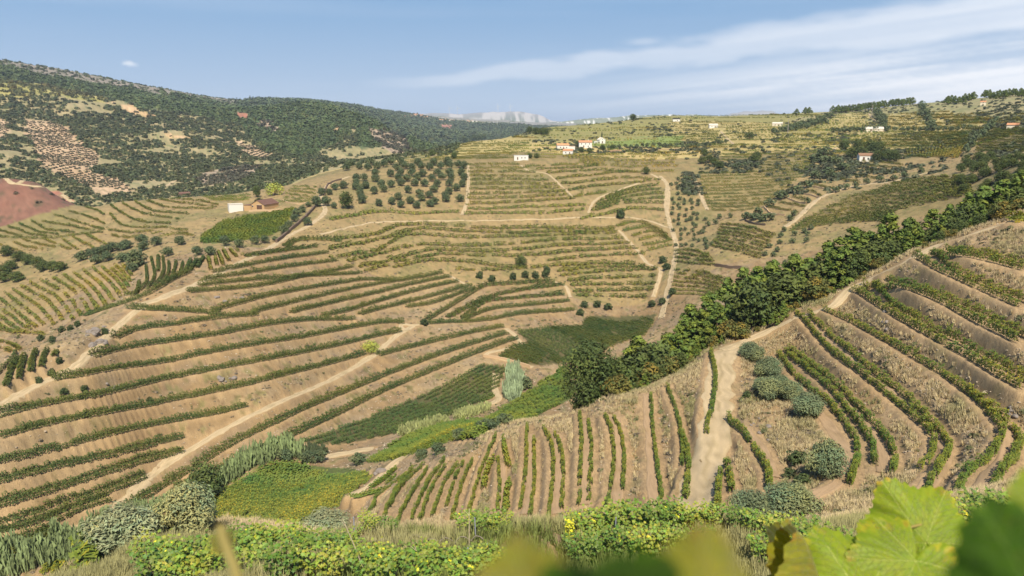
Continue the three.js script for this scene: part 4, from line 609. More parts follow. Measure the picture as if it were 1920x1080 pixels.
grove(A0, 'olive', 'olive_tree', 'grey green olive tree', 'tree', 'along the stone wall', [[1290, 525, 120], [1385, 520, 110], [1190, 525, 60], [1120, 600, 80], [1060, 640, 90], [1035, 700, 90], [970, 770, 90], [920, 830, 100], [1180, 740, 95], [1340, 400, 90], [1430, 390, 70], [1490, 340, 80], [1590, 320, 90], [1730, 270, 70], [1720, 330, 70], [1835, 320, 80], [1790, 490, 90], [1770, 380, 90], [1480, 545, 70]]);
grove(A0, 'olive', 'olive_tree', 'olive tree', 'tree', 'in the row under the bright green field', [[250, 960, 110], [415, 985, 100], [585, 945, 95], [700, 935, 90], [815, 915, 60], [80, 1060, 90]]);
grove(A4, 'olive', 'olive_tree', 'grey green olive tree', 'tree', 'on the slope past the comb rows', pairs([745, 268, 690, 210, 606, 210, 545, 225, 880, 122, 800, 110, 715, 140, 690, 150, 640, 155, 590, 175, 555, 185, 510, 190, 455, 208, 808, 145, 1010, 118, 945, 180, 1110, 175, 1185, 175]), { h: 48, sp: 1.2 });
grove(A4, 'olive', 'olive_tree', 'broad pale olive tree', 'tree', 'beside the bare strip above the comb rows', [[757, 245, 95, 1.05]]);
grove(A4, 'oak', 'shrub', 'dark bush', 'shrub', 'near the track in the far left valley', pairs([160, 225, 110, 210, 245, 262, 215, 240, 300, 262, 340, 265, 100, 320, 30, 325, 20, 290, 60, 260, 40, 180]), { h: 50, sp: 1.5 });
grove(A4, 'dark_bush', 'shrub', 'small dark shrub', 'shrub', 'on the bank by the rock outcrop', pairs([590, 615, 398, 605, 440, 585, 295, 672, 230, 660, 335, 780, 220, 890, 290, 835, 350, 610]), { h: 34 });
grove([0, 0, 1], 'dark_bush', 'shrub', 'lone dark shrub', 'shrub', 'on the brown terraced slope', pairs([160, 780, 155, 745, 157, 727, 280, 748, 523, 699, 75, 790, 120, 735]), { h: 10, sp: 1.3 });
grove([0, 0, 1], 'oak', 'tree', 'dark isolated tree', 'tree', 'standing in the wavy vine terraces', [[977, 499, 21, 1.3]]);
grove([0, 0, 1], 'oak', 'tree', 'dark round tree', 'tree', 'at the top of the bare bank', [[1211, 327, 14, 1.2]]);
grove([0, 0, 1], 'dark_bush', 'shrub', 'round dark bush', 'shrub', 'on the long bare path mid hill', [[1163, 409, 17, 1]]);
grove([0, 0, 1], 'light_tree', 'tree', 'small green tree', 'tree', 'beside the winding track', [[695, 659, 22, 1]]);
grove([0, 0, 1], 'dark_bush', 'shrub', 'dark shrub', 'shrub', 'in the bare patch among the terraces', pairs([922, 528, 1003, 521, 1022, 520, 985, 520, 900, 522, 962, 524, 1025, 512]), { h: 14 });
grove([0, 0, 1], 'dark_bush', 'shrub', 'green shrub', 'shrub', 'on the bank above the dark vineyard', pairs([1088, 590, 1095, 575, 1120, 576, 1140, 580, 1222, 575, 795, 610, 1242, 570, 1250, 505, 1242, 492, 1260, 555]), { h: 13, sp: 1.2 });
grove([0, 0, 1], 'oak', 'tree', 'large dark green tree', 'tree', 'by the cane at the foot of the brown terraces', [[388, 938, 74, 1.05]]);
kindOfTree('silver_olive', [{ ...KIND.near_olive[0], mat: '#8f9066' }, { ...KIND.near_olive[1], mat: '#84875c' }]);
grove([0, 0, 1], 'silver_olive', 'olive_tree', 'big silvery olive tree', 'tree', 'near the bottom edge', [[240, 1082, 82, 1.25], [362, 1045, 92, 1.0], [612, 1008, 58, 1.4]], { dmin: 62 });
grove([0, 0, 1], 'olive', 'olive_tree', 'dusty olive tree', 'tree', 'along the ravine path', pairs([673, 872, 577, 866, 598, 866, 535, 864, 862, 826, 790, 862, 822, 850, 925, 806, 945, 798, 905, 808, 985, 730]), { h: 24, sp: 1.2 });
grove([0, 0, 1], 'near_olive', 'olive_tree', 'silvery olive bush', 'shrub', 'beside the spur road', [[1408, 674, 34, 1.1], [1440, 706, 38, 1.15], [1445, 748, 40, 1.2], [1482, 752, 34, 1.2], [1512, 785, 46, 1.1], [1425, 735, 26, 1], [1462, 728, 26, 1]]);
grove([0, 0, 1], 'near_olive', 'olive_tree', 'shapely grey olive tree', 'tree', 'inside the bend of the light path', [[1546, 895, 70, 0.85]]);
grove([0, 0, 1], 'near_olive', 'olive_tree', 'wide grey olive bush', 'shrub', 'at the foot of the spur road', [[1415, 975, 60, 1.2], [1478, 965, 66, 1.3]]);
grove([0, 0, 1], 'dark_bush', 'shrub', 'green shrub', 'shrub', 'in the rough patch below the olives', [[1495, 868, 26, 1.3], [1480, 890, 20, 1.3], [1505, 905, 22, 1.4], [1400, 745, 14, 1.2]]);
// young olives in the diagonal strip
{ const l = []; const r = rngOf(8); for (let y = 338; y < 470; y += 9.5) for (let x = 1258; x < 1336; x += 12) { const X = x + (y - 338) * 0.05 + (r() - 0.5) * 6, Y = y + (r() - 0.5) * 5; if (r() < 0.78 && X > 1258 + Math.max(0, (y - 400) * 0.1) && X < 1300 + (y - 338) * 0.3) l.push([X, Y]); } grove([0, 0, 1], 'far_olive', 'olive_tree', 'young olive', 'tree', 'in the diagonal planted strip', l, { h: 7.5 }); }
grove(A6, 'far_olive', 'olive_tree', 'olive tree', 'tree', 'on the bare slope below the lane', pairs([45, 100, 70, 145, 140, 135, 110, 175, 185, 125, 205, 92, 265, 90, 570, 162, 630, 185, 685, 165, 700, 185, 720, 150, 550, 200, 545, 235, 615, 230, 695, 225, 485, 255, 530, 275, 460, 298, 510, 302, 575, 345, 540, 390, 130, 235, 135, 262]), { h: 30 });
grove(A3, 'far_olive', 'olive_tree', 'dark olive tree', 'tree', 'beside the diagonal lane', pairs([860, 842, 918, 828, 970, 815, 1032, 797, 1102, 782, 1187, 778, 1243, 757, 1340, 735, 700, 905, 625, 975, 605, 1000]), { h: 34 });
grove(A3, 'far_olive', 'olive_tree', 'dark olive tree', 'tree', 'between the green fields and the stone barn', pairs([740, 762, 830, 765, 815, 745, 900, 718, 850, 685, 795, 680, 760, 665, 735, 675, 790, 635, 640, 845, 700, 815, 565, 880, 540, 875, 490, 918, 425, 970, 360, 995, 400, 998, 450, 1005, 490, 1000]), { h: 44, sp: 1.25 });
grove(A3, 'oak', 'tree', 'dark tree', 'tree', 'behind the stone barn', pairs([985, 605, 1080, 620, 1105, 615, 950, 650, 905, 610, 1045, 610, 1000, 650, 1190, 668, 1150, 665, 1095, 668]), { h: 58, sp: 1.2 });
grove(A3, 'oak', 'shrub', 'dark shrub', 'shrub', 'on the scrubby knoll', pairs([120, 640, 150, 670, 180, 690, 205, 710, 110, 680, 415, 655, 405, 670, 375, 545]), { h: 42, sp: 1.3 });
grove(A3, 'far_olive', 'olive_tree', 'olive tree', 'tree', 'in the short row on the bare bank', pairs([295, 712, 320, 700, 350, 698, 385, 702, 415, 700, 305, 615, 450, 620, 400, 600]), { h: 26 });
const lineOf = (n, list, jit, seed) => { const r = rngOf(seed); return resample(pairs(list), n).map(([x, y]) => [x + (r() - 0.5) * jit, y + (r() - 0.5) * jit]); };
grove(A3, 'far_olive', 'olive_tree', 'olive tree', 'tree', 'in the double line up the hill', [...lineOf(17, [510, 515, 600, 490, 700, 465, 830, 425], 14, 1), ...lineOf(13, [590, 500, 700, 480, 810, 450], 14, 2)], { h: 30 });
grove(A3, 'far_olive', 'olive_tree', 'olive tree', 'tree', 'along the hill road by the white barn', lineOf(14, [840, 510, 930, 505, 1020, 498, 1150, 495], 8, 3), { h: 28 });
grove(A3, 'far_olive', 'olive_tree', 'olive tree', 'tree', 'in the strip climbing to the pole', [...lineOf(8, [1075, 400, 1110, 440, 1135, 490], 16, 4), ...lineOf(8, [1100, 400, 1125, 440, 1130, 480], 20, 5)], { h: 30 });
grove(A3, 'far_olive', 'olive_tree', 'olive tree', 'tree', 'in the strip left of the hilltop vines', lineOf(14, [1340, 380, 1370, 430, 1400, 480], 26, 6), { h: 34 });
grove(A3, 'far_olive', 'olive_tree', 'olive tree', 'tree', 'in the row above the long field', lineOf(13, [1195, 500, 1400, 498, 1620, 490], 8, 7), { h: 24 });
grove(A3, 'far_olive', 'olive_tree', 'olive tree', 'tree', 'in the double row right of the long field', [...lineOf(16, [1600, 610, 1650, 540, 1760, 465], 26, 9)], { h: 34 });
grove(A3, 'far_olive', 'olive_tree', 'olive tree', 'tree', 'in the lowest row past the hamlet', lineOf(12, [5, 592, 100, 585, 240, 565], 8, 10), { h: 22 });
grove(A2, 'far_olive', 'olive_tree', 'olive tree', 'tree', 'under the bright hillside field', lineOf(15, [1470, 602, 1650, 590, 1915, 582], 10, 11), { h: 24 });
grove(A2, 'oak', 'tree', 'dark tree', 'tree', 'beside the white hilltop houses', pairs([1330, 582, 1395, 620, 1350, 620, 1100, 650, 1060, 650, 1470, 605, 1525, 602]), { h: 30, sp: 1.2 });
grove(A2, 'oak', 'tree', 'dark tree', 'tree', 'on the far ridge line', pairs([1125, 520, 1095, 518, 1150, 520, 1060, 512, 775, 555, 745, 557, 800, 548, 690, 562, 600, 585, 510, 640, 635, 655, 1640, 445]), { h: 38, sp: 1.3 });
grove(A2, 'cypress', 'cypress', 'slim dark cypress', 'tree', 'beside the white chapel', [[1465, 545, 48, 1]]);
// pines on the right hand sky line
grove(A3, 'pine', 'pine_tree', 'pine tree', 'tree', 'on the right hand skyline', [...lineOf(30, [845, 398, 950, 386, 1060, 375, 1150, 362, 1290, 352], 8, 12), ...lineOf(26, [1480, 352, 1600, 335, 1660, 312, 1720, 318, 1800, 310, 1930, 302], 14, 13), [690, 405], [710, 405], [640, 412]], { h: 36, sp: 1.7 });
grove(A3, 'oak', 'shrub', 'dark scrub bush', 'shrub', 'on the rough slope at the far right', (() => { const r = rngOf(15), l = []; for (let k = 0; k < 46; k++) l.push([1540 + r() * 390, 660 + r() * 190]); return l; })(), { h: 44, sp: 1.2 });
// ---------------------------------------------------------------- what nobody could count: woods, scrub, dry grass
{
  const dome = (n, size, seed, fl) => leafCloud(n, (r) => { const u = r(), a = r() * 7, s = Math.sqrt(1 - u * u), k = 0.6 + 0.45 * r(); return [Math.cos(a) * s * k, (0.15 + u * 0.95) * k * fl, Math.sin(a) * s * k, Math.cos(a) * s, u, Math.sin(a) * s, 1, (r() - 0.5) * 0.3]; }, size, seed, { tri: 1, scatter: 0.9 });
  const crowns = [dome(42, 0.85, 201, 1.3), dome(42, 0.85, 202, 1.0)], r = rngOf(77), lists = [[], []], scrub = [], olives = [];
  const G = { oaks: [0.072, 0.086, 0.030], pines: [0.074, 0.102, 0.032], moor: [0.09, 0.088, 0.05], scrub: [0.10, 0.10, 0.03], pale: [0.07, 0.075, 0.03], scree: [0.08, 0.078, 0.045], red: [0.08, 0.06, 0.03], olives: [0.060, 0.064, 0.030] };
  const cover = { oaks: 0.66, pines: 0.97, moor: 0.10, scrub: 0.34, pale: 0.12, scree: 0.4, red: 0.04, olives: 0, range: 0.5 };
  for (let d = 640; d < 5400;) {
    const sp = d < 1100 ? 5.2 : d < 1700 ? 6.6 : d < 2600 ? 9 : 15; d += sp;
    for (let a = AZ0 + r() * sp / d; a < sight(1080, 300)[0]; a += sp / d) {
      const az = a + (r() - 0.5) * sp / d * 0.8, dd = d + (r() - 0.5) * sp * 0.9, x = dd * Math.sin(az), z = -dd * Math.cos(az), y = ground(x, z), [px, py] = project(x, y, z);
      if (px < -160) continue; if (d < 800 && kindAt(px, py, dd) !== 'red') continue; if (px > 860 && d < 1500) continue;
      const jx = (fbm(x * 0.028, z * 0.028, 2) - 0.5) * 26, jy = (fbm(x * 0.028 + 50, z * 0.028, 2) - 0.5) * 14, k = kindAt(px + jx, py + jy, dd), n = fbm(x * 0.011 + 4, z * 0.011, 4);
      if (k === 'olives') { olives.push([x, z, y, dd]); continue; }
      let c = cover[k] ?? 0.3; if (k === 'oaks') c *= smooth(0.30, 0.50, n + (r() - 0.5) * 0.16); if (k === 'pines') c = smooth(0.22, 0.38, n) * 0.97; if (r() > c) continue;
      const g = mix3(G[k] ?? G.oaks, [0.075, 0.098, 0.036], smooth(2300, 3300, dd)), f = 0.62 + 0.75 * r(), h = (r() - 0.5) * 0.5 + (r() < 0.1 ? 0.5 : 0), s = sp * (k === 'red' || k === 'moor' ? 0.38 : 0.62) * (0.6 + 0.75 * r());
      lists[k === 'pines' ? 0 : 1].push([x, y - 0.4, z, r() * 6, s, s * (k === 'pines' ? 1.25 : 0.85 + 0.3 * r()), s, g[0] * f * (1 + h * 0.6), g[1] * f * (1 + h * 0.2), g[2] * f]);
    }
  }
  // planted far olives stand in lines
  for (let u = -1100; u < 400; u += 9) for (let v = -2200; v < -800; v += 8) { const x = u + (r() - 0.5) * 2, z = v + (r() - 0.5) * 2 + u * 0.15, d = Math.hypot(x, z); if (d < 850 || d > 2200) continue; const y = ground(x, z), [px, py] = project(x, y, z); if (px < -160 || px > 620 || kindAt(px, py, d) !== 'olives' || r() < 0.12) continue; const f = 0.7 + 0.5 * r(); scrub.push([x, y - 0.2, z, r() * 6, 2.3, 2.3, 2.3, 0.065 * f, 0.066 * f, 0.030 * f]); }
  const put = (name, label, geo, list, cat) => { const m = instanced(name, geo, leafMat, list); m.userData = { kind: 'stuff', label, category: cat }; scene.add(m); };
  put('pine_forest', 'dense green pine forest on the far left hills', crowns[0], lists[0], 'forest'); put('oak_scrub', 'dark oak scrub covering the far left valley side', crowns[1], lists[1], 'woodland'); put('distant_olive_plantation', 'dotted olive plantation on the bare far slope', crowns[1], scrub, 'olive plantation');
  // scattered olives and bushes over the right hand hills
  const hill = [], tufts = [], low = [];
  for (let k = 0; k < 26000; k++) {
    const px = 860 + r() * 1080, py = 175 + r() * 190, q = pick(px, py, 560); if (!q || q.d > 2300 || (px < 1275 && py > 288) || (px < 1000 && py > 262)) continue; const kd = kindAt(px, py, q.d); if (kd === 'meadow' || kd === 'straw') continue;
    const n = fbm(q.x * 0.012 + 30, q.z * 0.012, 3), dens = (kd === 'heath' ? 0.75 : kd === 'field' ? 0.10 : 0.85) * smooth(0.44, 0.58, n) + (kd === 'heath' ? 0.3 : 0.06); if (r() > dens * 0.55) continue;
    const f = 0.6 + 0.6 * r(), s = 1.3 + 1.6 * r(); hill.push([q.x, ground(q.x, q.z) - 0.2, q.z, r() * 6, s * 1.15, s, s * 1.15, 0.085 * f, 0.096 * f, 0.045 * f]);
  }
  put('hillside_bushes', 'scattered olives and bushes dotting the upper right hills', crowns[1], hill, 'bushes');
  // low scrub on the bare banks
  for (let k = 0; k < 80000; k++) {
    const az = lerp(AZ0 + 0.05, AZ1 - 0.05, r()), d = 60 * Math.pow(11, r()), x = d * Math.sin(az), z = -d * Math.cos(az), [px, py] = project(x, ground(x, z), z); if (px < -60 || px > 1990 || kindAt(px, py, d) !== 'earth') continue; const b = sample(BG, x, z); if (b > 0.25) continue;
    const n = fbm(x * 0.09, z * 0.09, 3); if (r() > smooth(0.40, 0.66, n) * 0.85 + 0.10) continue; const f = 0.7 + 0.6 * r(), s = (0.18 + 0.42 * r() * r()) * (d > 300 ? 1.3 : 1), green = r() < 0.3; const c = green ? [0.11, 0.115, 0.04] : r() < 0.5 ? [0.20, 0.155, 0.10] : [0.28, 0.22, 0.13]; low.push([x, ground(x, z) - 0.05, z, r() * 6, s * 1.3, s, s * 1.3, c[0] * f, c[1] * f, c[2] * f]);
  }
  put('dry_scrub', 'low dry scrub and weeds on the bare banks', crowns[1], low, 'scrub');
  // schist rubble
  { const g = new THREE.IcosahedronGeometry(1, 0), p = g.attributes.position, stones = []; for (let i = 0; i < p.count; i++) { const m = 0.7 + 0.6 * hash2(Math.round(p.getX(i) * 50) + 7, Math.round(p.getY(i) * 50 + p.getZ(i) * 90)); p.setXYZ(i, p.getX(i) * m, p.getY(i) * m * 0.6, p.getZ(i) * m); } g.computeVertexNormals(); const c = new Float32Array(p.count * 3).fill(1); g.setAttribute('color', new THREE.BufferAttribute(c, 3));
    for (let k = 0; k < 60000; k++) { const az = lerp(AZ0 + 0.05, AZ1 - 0.05, r()), d = 62 * Math.pow(7, r()), x = d * Math.sin(az), z = -d * Math.cos(az), y = ground(x, z), [px, py] = project(x, y, z); if (px < -40 || px > 1960 || sample(BG, x, z) > 0.6 || kindAt(px, py, d) !== 'earth') continue; if (r() > smooth(0.40, 0.66, fbm(x * 0.11 + 33, z * 0.11, 3)) + 0.06) continue; const s = (0.10 + 0.30 * r() * r() * r()) * (d > 220 ? 1.5 : 1), f = 0.7 + 0.6 * r(); stones.push([x, y, z, r() * 6, s * 1.3, s, s, 0.36 * f, 0.285 * f, 0.20 * f]); }
    put('schist_rubble', 'loose schist stones and clods on the terrace banks', g, stones, 'stones'); }
  // dry grass on the near hillsides
  const blade = (n, seed) => { const q = rngOf(seed), pos = [], col = []; for (let k = 0; k < n; k++) { const a = q() * 7, lean = 0.25 + 0.5 * q(), h = 0.55 + 0.6 * q(), w = 0.035 + 0.03 * q(), bx = (q() - 0.5) * 0.5, bz = (q() - 0.5) * 0.5, dx = Math.cos(a), dz = Math.sin(a), v = 0.75 + 0.5 * q(); pos.push(bx - dz * w, 0, bz + dx * w, bx + dz * w, 0, bz - dx * w, bx + dx * lean * h, h, bz + dz * lean * h); for (let c = 0; c < 3; c++) col.push(v, v, v); } const g = new THREE.BufferGeometry(); g.setAttribute('position', new THREE.Float32BufferAttribute(pos, 3)); g.setAttribute('color', new THREE.Float32BufferAttribute(col, 3)); g.computeVertexNormals(); return g; };
  for (let k = 0; k < 260000; k++) {
    const az = lerp(AZ0 + 0.03, AZ1 - 0.03, r()), d = 24 * Math.pow(8.2, Math.sqrt(r())), x = d * Math.sin(az), z = -d * Math.cos(az), y = ground(x, z); const b = sample(BG, x, z); if (d > 60 && b > 0.4) continue; const [px, py] = project(x, y, z); if (d > 150 && px < 900) continue; const n = fbm(x * 0.12 + 8, z * 0.12, 3); if (r() > 0.15 + smooth(0.35, 0.65, n)) continue;
    const f = 0.75 + 0.5 * r(), green = smooth(0.55, 0.75, fbm(x * 0.07 + 90, z * 0.07, 3)) * 0.6, c = mix3(r() < 0.35 ? [0.44, 0.34, 0.20] : [0.53, 0.42, 0.22], [0.15, 0.18, 0.035], d < 62 ? clamp(green * 1.7 + 0.6) : green), s = 0.45 + 0.5 * r(); tufts.push([x, y - 0.03, z, r() * 6, s, s * (0.7 + 0.5 * r()), s, c[0] * f, c[1] * f, c[2] * f]);
  }
  put('dry_grass', 'dry grass on the near banks and the spur', blade(16, 301), tufts, 'grass');
}
// ---------------------------------------------------------------- houses, walls, poles, rocks, cane
const paint = (c, rough = 0.9) => new THREE.MeshStandardMaterial({ color: c, roughness: rough, side: THREE.DoubleSide });
const BM = { white: paint('#d6d2c8'), cream: paint('#d9cdb4'), stone: paint('#b89468'), brown: paint('#8a6a50'), tile: paint('#b98560'), redtile: paint('#6d5044'), orange: paint('#c58f66'), pale: paint('#cfc6b6'), dark: paint('#2e2a26'), wood: paint('#5a4030'), glass: paint('#3a4248', 0.3), sheet: paint('#c9ccd0', 0.5) };
const boxAt = (w, h, d, x, y, z) => { const g = new THREE.BoxGeometry(w, h, d).toNonIndexed(); g.translate(x, y, z); return g; };
function part(o, name, geo, mat) { const m = new THREE.Mesh(geo, mat); m.name = name; m.castShadow = m.receiveShadow = true; o.add(m); return m; }
// w across the front, d deep, wall height h, roof rise; doors and windows on the front (+z) face
function house(name, x, z, turn, o) {
  const g = new THREE.Group(); g.name = numbered(name); g.position.set(x, ground(x, z) + (o.lift ?? 0), z); g.rotation.y = turn; scene.add(g);
  const { w, d, h, rise = 1.8, wall = BM.white, roof = BM.tile } = o, e = 0.35;
  if (o.kind === 'flat') { part(g, 'wall', boxAt(w, h + 2, d, 0, h / 2 - 1, 0), wall); part(g, 'roof', mergeGeometries([boxAt(w + 0.3, 0.22, d + 0.3, 0, h + 0.112, 0), boxAt(w + 0.3, 0.25, 0.2, 0, h + 0.35, d / 2 + 0.05)]), roof); }
  else {
    const along = o.kind === 'gable_front', s = new THREE.Shape(), W = along ? w : d, L = along ? d : w; s.moveTo(-W / 2, -2); s.lineTo(W / 2, -2); s.lineTo(W / 2, h); s.lineTo(0, h + rise); s.lineTo(-W / 2, h); s.closePath();
    const b = new THREE.ExtrudeGeometry(s, { depth: L, bevelEnabled: false }); b.translate(0, 0, -L / 2); if (!along) b.rotateY(Math.PI / 2); part(g, 'wall', b, wall);
    const slope = Math.hypot(W / 2, rise) + e, ang = Math.atan2(rise, W / 2), planes = [-1, 1].map((k) => { const p = new THREE.BoxGeometry(slope, 0.2, L + 2 * e).toNonIndexed(); p.translate(slope / 2, 0.11, 0); p.rotateZ(-ang); if (k < 0) p.rotateY(Math.PI); p.translate(0, h + rise, 0); return p; });
    const ribs = []; for (let k = 0; k < Math.floor(L / 0.9); k++) for (const q of [-1, 1]) { const p = new THREE.BoxGeometry(slope, 0.09, 0.28).toNonIndexed(); p.translate(slope / 2, 0.25, -L / 2 + 0.45 + k * 0.9); p.rotateZ(-ang); if (q < 0) p.rotateY(Math.PI); p.translate(0, h + rise, 0); ribs.push(p); }
    const r = mergeGeometries([...planes, ...ribs]); if (!along) r.rotateY(Math.PI / 2); const rf = part(g, 'roof', r, roof); if (o.chimney) part(rf, 'chimney', boxAt(0.7, 1.6, 0.7, w * 0.25, h + rise + 0.3, -0.6), wall);
  }
  for (const [kx, y, ww, hh, n] of o.holes ?? []) { const m = part(g, n, boxAt(ww, hh, 0.12, kx, y, d / 2 + 0.03), n === 'door' ? BM.wood : BM.glass); part(m, 'frame', boxAt(ww + 0.24, 0.12, 0.16, kx, y + hh / 2 + 0.07, d / 2 + 0.05), BM.pale); }
  if (o.annex) { const [aw, ah, ad, ax, az] = o.annex; part(g, 'annex', boxAt(aw, ah + 2, ad, ax, ah / 2 - 1, az), wall); part(g, 'annex_roof', boxAt(aw + 0.4, 0.2, ad + 0.4, ax, ah + 0.1, az), roof); }
  return g;
}
const facing = (x, z, off = 0) => Math.atan2(-x, -z) + off;       // front turned towards the valley
function houseAt(name, px, py, label, off, o, cat = 'house') { const q = pick(px, py); if (!q) return; return tag(house(name, q.x, q.z, facing(q.x, q.z, off), o), label, cat); }
houseAt('shed', 442, 395, 'white flat roofed cube building left of the stone farmhouse', 0.12, { w: 9.4, d: 7, h: 4.9, kind: 'flat', wall: BM.white, roof: BM.pale }, 'shed');
houseAt('farmhouse', 497, 391, 'stone farmhouse with brown tiled roof and open gable above the green field', -0.62, { w: 11, d: 17, h: 3.8, rise: 3.0, kind: 'gable_front', wall: BM.stone, roof: BM.redtile, holes: [[1.5, 2, 4.2, 3.4, 'door'], [-4, 2.6, 0.9, 1, 'window']], annex: [6.5, 3.2, 5, -8, 6] });
houseAt('stone_hut', 346, 367, 'small stone hut with brown roof beyond the far left vineyard', 0.2, { w: 11, d: 7, h: 2.8, rise: 1.6, wall: BM.brown, roof: BM.redtile, holes: [[-1, 1.1, 1, 2, 'door'], [2.5, 1.6, 0.9, 0.9, 'window']] }, 'hut');
houseAt('long_house', 977, 300, 'long white building alone at the head of the vine block', 0.05, { w: 13.5, d: 7, h: 4.2, kind: 'flat', wall: BM.white, roof: BM.sheet, holes: [[-3.4, 1.6, 1.1, 2.4, 'door'], [0.5, 2.2, 1, 1, 'window'], [3.6, 2.2, 1, 1, 'window']] });
houseAt('house', 1055, 280, 'white hamlet house with orange roofs, left of the hip roofed one', 0.15, { w: 13, d: 8, h: 4.2, rise: 1.7, wall: BM.white, roof: BM.orange, annex: [7, 3.2, 6, 9.5, 0.5], holes: [[-3, 1.9, 1, 1.2, 'window'], [0.5, 1.4, 1.1, 2.2, 'door'], [3.6, 1.9, 1, 1.2, 'window']] });
houseAt('house', 1065, 289, 'lowest white house of the hamlet with a tan roof', -0.1, { w: 10, d: 7, h: 3.6, rise: 1.6, wall: BM.white, roof: BM.tile, holes: [[-2, 1.7, 1, 1.1, 'window'], [2, 1.3, 1, 2.1, 'door']] });
houseAt('house', 1097, 277, 'white two storey house with tan roof right of the orange roofs', 0.1, { w: 14.5, d: 10, h: 6, rise: 2, wall: BM.white, roof: BM.tile, chimney: 1, holes: [[-4.5, 4.4, 1, 1.3, 'window'], [0, 4.4, 1, 1.3, 'window'], [4.5, 4.4, 1, 1.3, 'window'], [-2, 1.5, 1.2, 2.4, 'door'], [3, 1.7, 1, 1.2, 'window']] });
houseAt('chapel', 1127, 268, 'small white chapel with a raised gable beside the slim cypress', 0.3, { w: 7.5, d: 11, h: 4.6, rise: 2.6, kind: 'gable_front', wall: BM.white, roof: BM.pale, annex: [7, 2.8, 6, -6.5, 1], holes: [[0, 1.5, 1.3, 2.5, 'door'], [0, 4.6, 0.8, 0.8, 'window']] }, 'chapel');
houseAt('house', 1337, 240, 'white house at the fork of the hill path past the hamlet', 0.2, { w: 12, d: 8, h: 4, rise: 1.7, wall: BM.white, roof: BM.pale, holes: [[-2.5, 2, 1, 1.1, 'window'], [2, 1.3, 1.1, 2.2, 'door']] });
houseAt('house', 1458, 236, 'pale low house left of the olive line on the hill', -0.2, { w: 13, d: 8, h: 3.4, rise: 1.7, wall: BM.cream, roof: BM.pale, holes: [[-2.5, 1.8, 1, 1.1, 'window'], [2, 1.2, 1.1, 2.1, 'door']] });
houseAt('house', 1268, 229, 'tiny white house on the green ridge above the hamlet', 0.1, { w: 12, d: 7, h: 4, rise: 1.6, wall: BM.white, roof: BM.dark, holes: [[1.5, 1.4, 1.2, 2.2, 'door']] });
houseAt('barn', 1626, 302, 'white barn with brown tiled roof among the dark trees', 0.25, { w: 15, d: 9, h: 4.4, rise: 2, wall: BM.white, roof: BM.brown, annex: [7, 3.4, 7, 11, 0.5], holes: [[-4, 1.8, 1.6, 3, 'door'], [-0.5, 2, 1.2, 1.6, 'window'], [3.5, 2, 1.2, 1.6, 'window']] }, 'barn');
houseAt('barn', 1639, 246, 'low barn with a broad pale roof on the hill road', 0.1, { w: 19, d: 11, h: 2.8, rise: 2.3, wall: BM.cream, roof: BM.pale, holes: [[-4, 1.2, 1.6, 2.2, 'door'], [4, 1.5, 1.2, 1, 'window']] }, 'barn');
houseAt('house', 1899, 241, 'pale house near the right edge above the terraces', -0.1, { w: 8, d: 7, h: 2.8, rise: 1.5, wall: BM.cream, roof: BM.tile, holes: [[2, 1.2, 1.1, 2.1, 'door']] });
houseAt('house', 1843, 198, 'narrow white house among trees on the right skyline', 0, { w: 6, d: 7, h: 4.4, rise: 1.5, wall: BM.cream, roof: BM.tile, holes: [[0, 1.2, 1.1, 2.1, 'door'], [0, 4, 1, 1.1, 'window']] });
// far villages: specks
{
  const r = rngOf(91), proto = house('distant_house', 0, 0, 0, { w: 15, d: 11, h: 7, rise: 3, wall: BM.white, roof: BM.orange }); let first = true;
  const spots = [['tiny house in the far village on the left ridge', [742, 216, 800, 224], 20], ['tiny house in the village below the quarry mountain', [815, 226, 900, 232], 16]];
  for (const [label, [x0, y0, x1, y1], n] of spots) for (let k = 0; k < n; k++) { const px = lerp(x0, x1, r()), py = lerp(y0, y1, (px - x0) / (x1 - x0) * 0.6 + 0.4 * r()), q = pick(px, py, 1500); if (!q) continue; const c = first ? proto : proto.clone(); if (!first) { c.name = numbered('distant_house'); scene.add(c); } first = false; c.position.set(q.x, ground(q.x, q.z), q.z); c.rotation.y = r() * 3; c.scale.setScalar(q.d > 3500 ? 1.25 : 1); tag(c, label, 'house', label.replace('tiny house', 'tiny houses')); }
}
// walls
function stoneWall(frame, list, h, label, mat, thick = 0.6) {
  const [ox, oy, sc] = frame, q = toLand(pairs(list).map(([x, y]) => [ox + x / sc, oy + y / sc]), 2); if (!q) return; const pos = [], idx = [], r = rngOf(Math.round(q.len * 10));
  q.pts.forEach(([x, z], i) => { const a = q.pts[Math.max(0, i - 1)], b = q.pts[Math.min(q.pts.length - 1, i + 1)], l = Math.hypot(b[0] - a[0], b[1] - a[1]) || 1, nx = -(b[1] - a[1]) / l * thick / 2, nz = (b[0] - a[0]) / l * thick / 2, y = ground(x, z), t = h * (0.85 + 0.3 * r()); pos.push(x - nx * 1.2, y - 0.6, z - nz * 1.2, x - nx, y + t, z - nz, x + nx, y + t, z + nz, x + nx * 1.2, y - 0.6, z + nz * 1.2); if (i) for (let k = 0; k < 3; k++) { const o = (i - 1) * 4 + k; idx.push(o, o + 1, o + 4, o + 1, o + 5, o + 4); } });
  const e = pos.length / 3 - 4; idx.push(0, 2, 1, 0, 3, 2, e, e + 1, e + 2, e, e + 2, e + 3);
  let g = new THREE.BufferGeometry(); g.setAttribute('position', new THREE.Float32BufferAttribute(pos, 3)); g.setIndex(idx); g = g.toNonIndexed(); g.computeVertexNormals(); const m = new THREE.Mesh(g, mat); m.name = numbered('stone_wall'); m.castShadow = m.receiveShadow = true; scene.add(tag(m, label, 'wall'));
}
const schist = paint('#6a5848'), paleStone = paint('#b99c78');
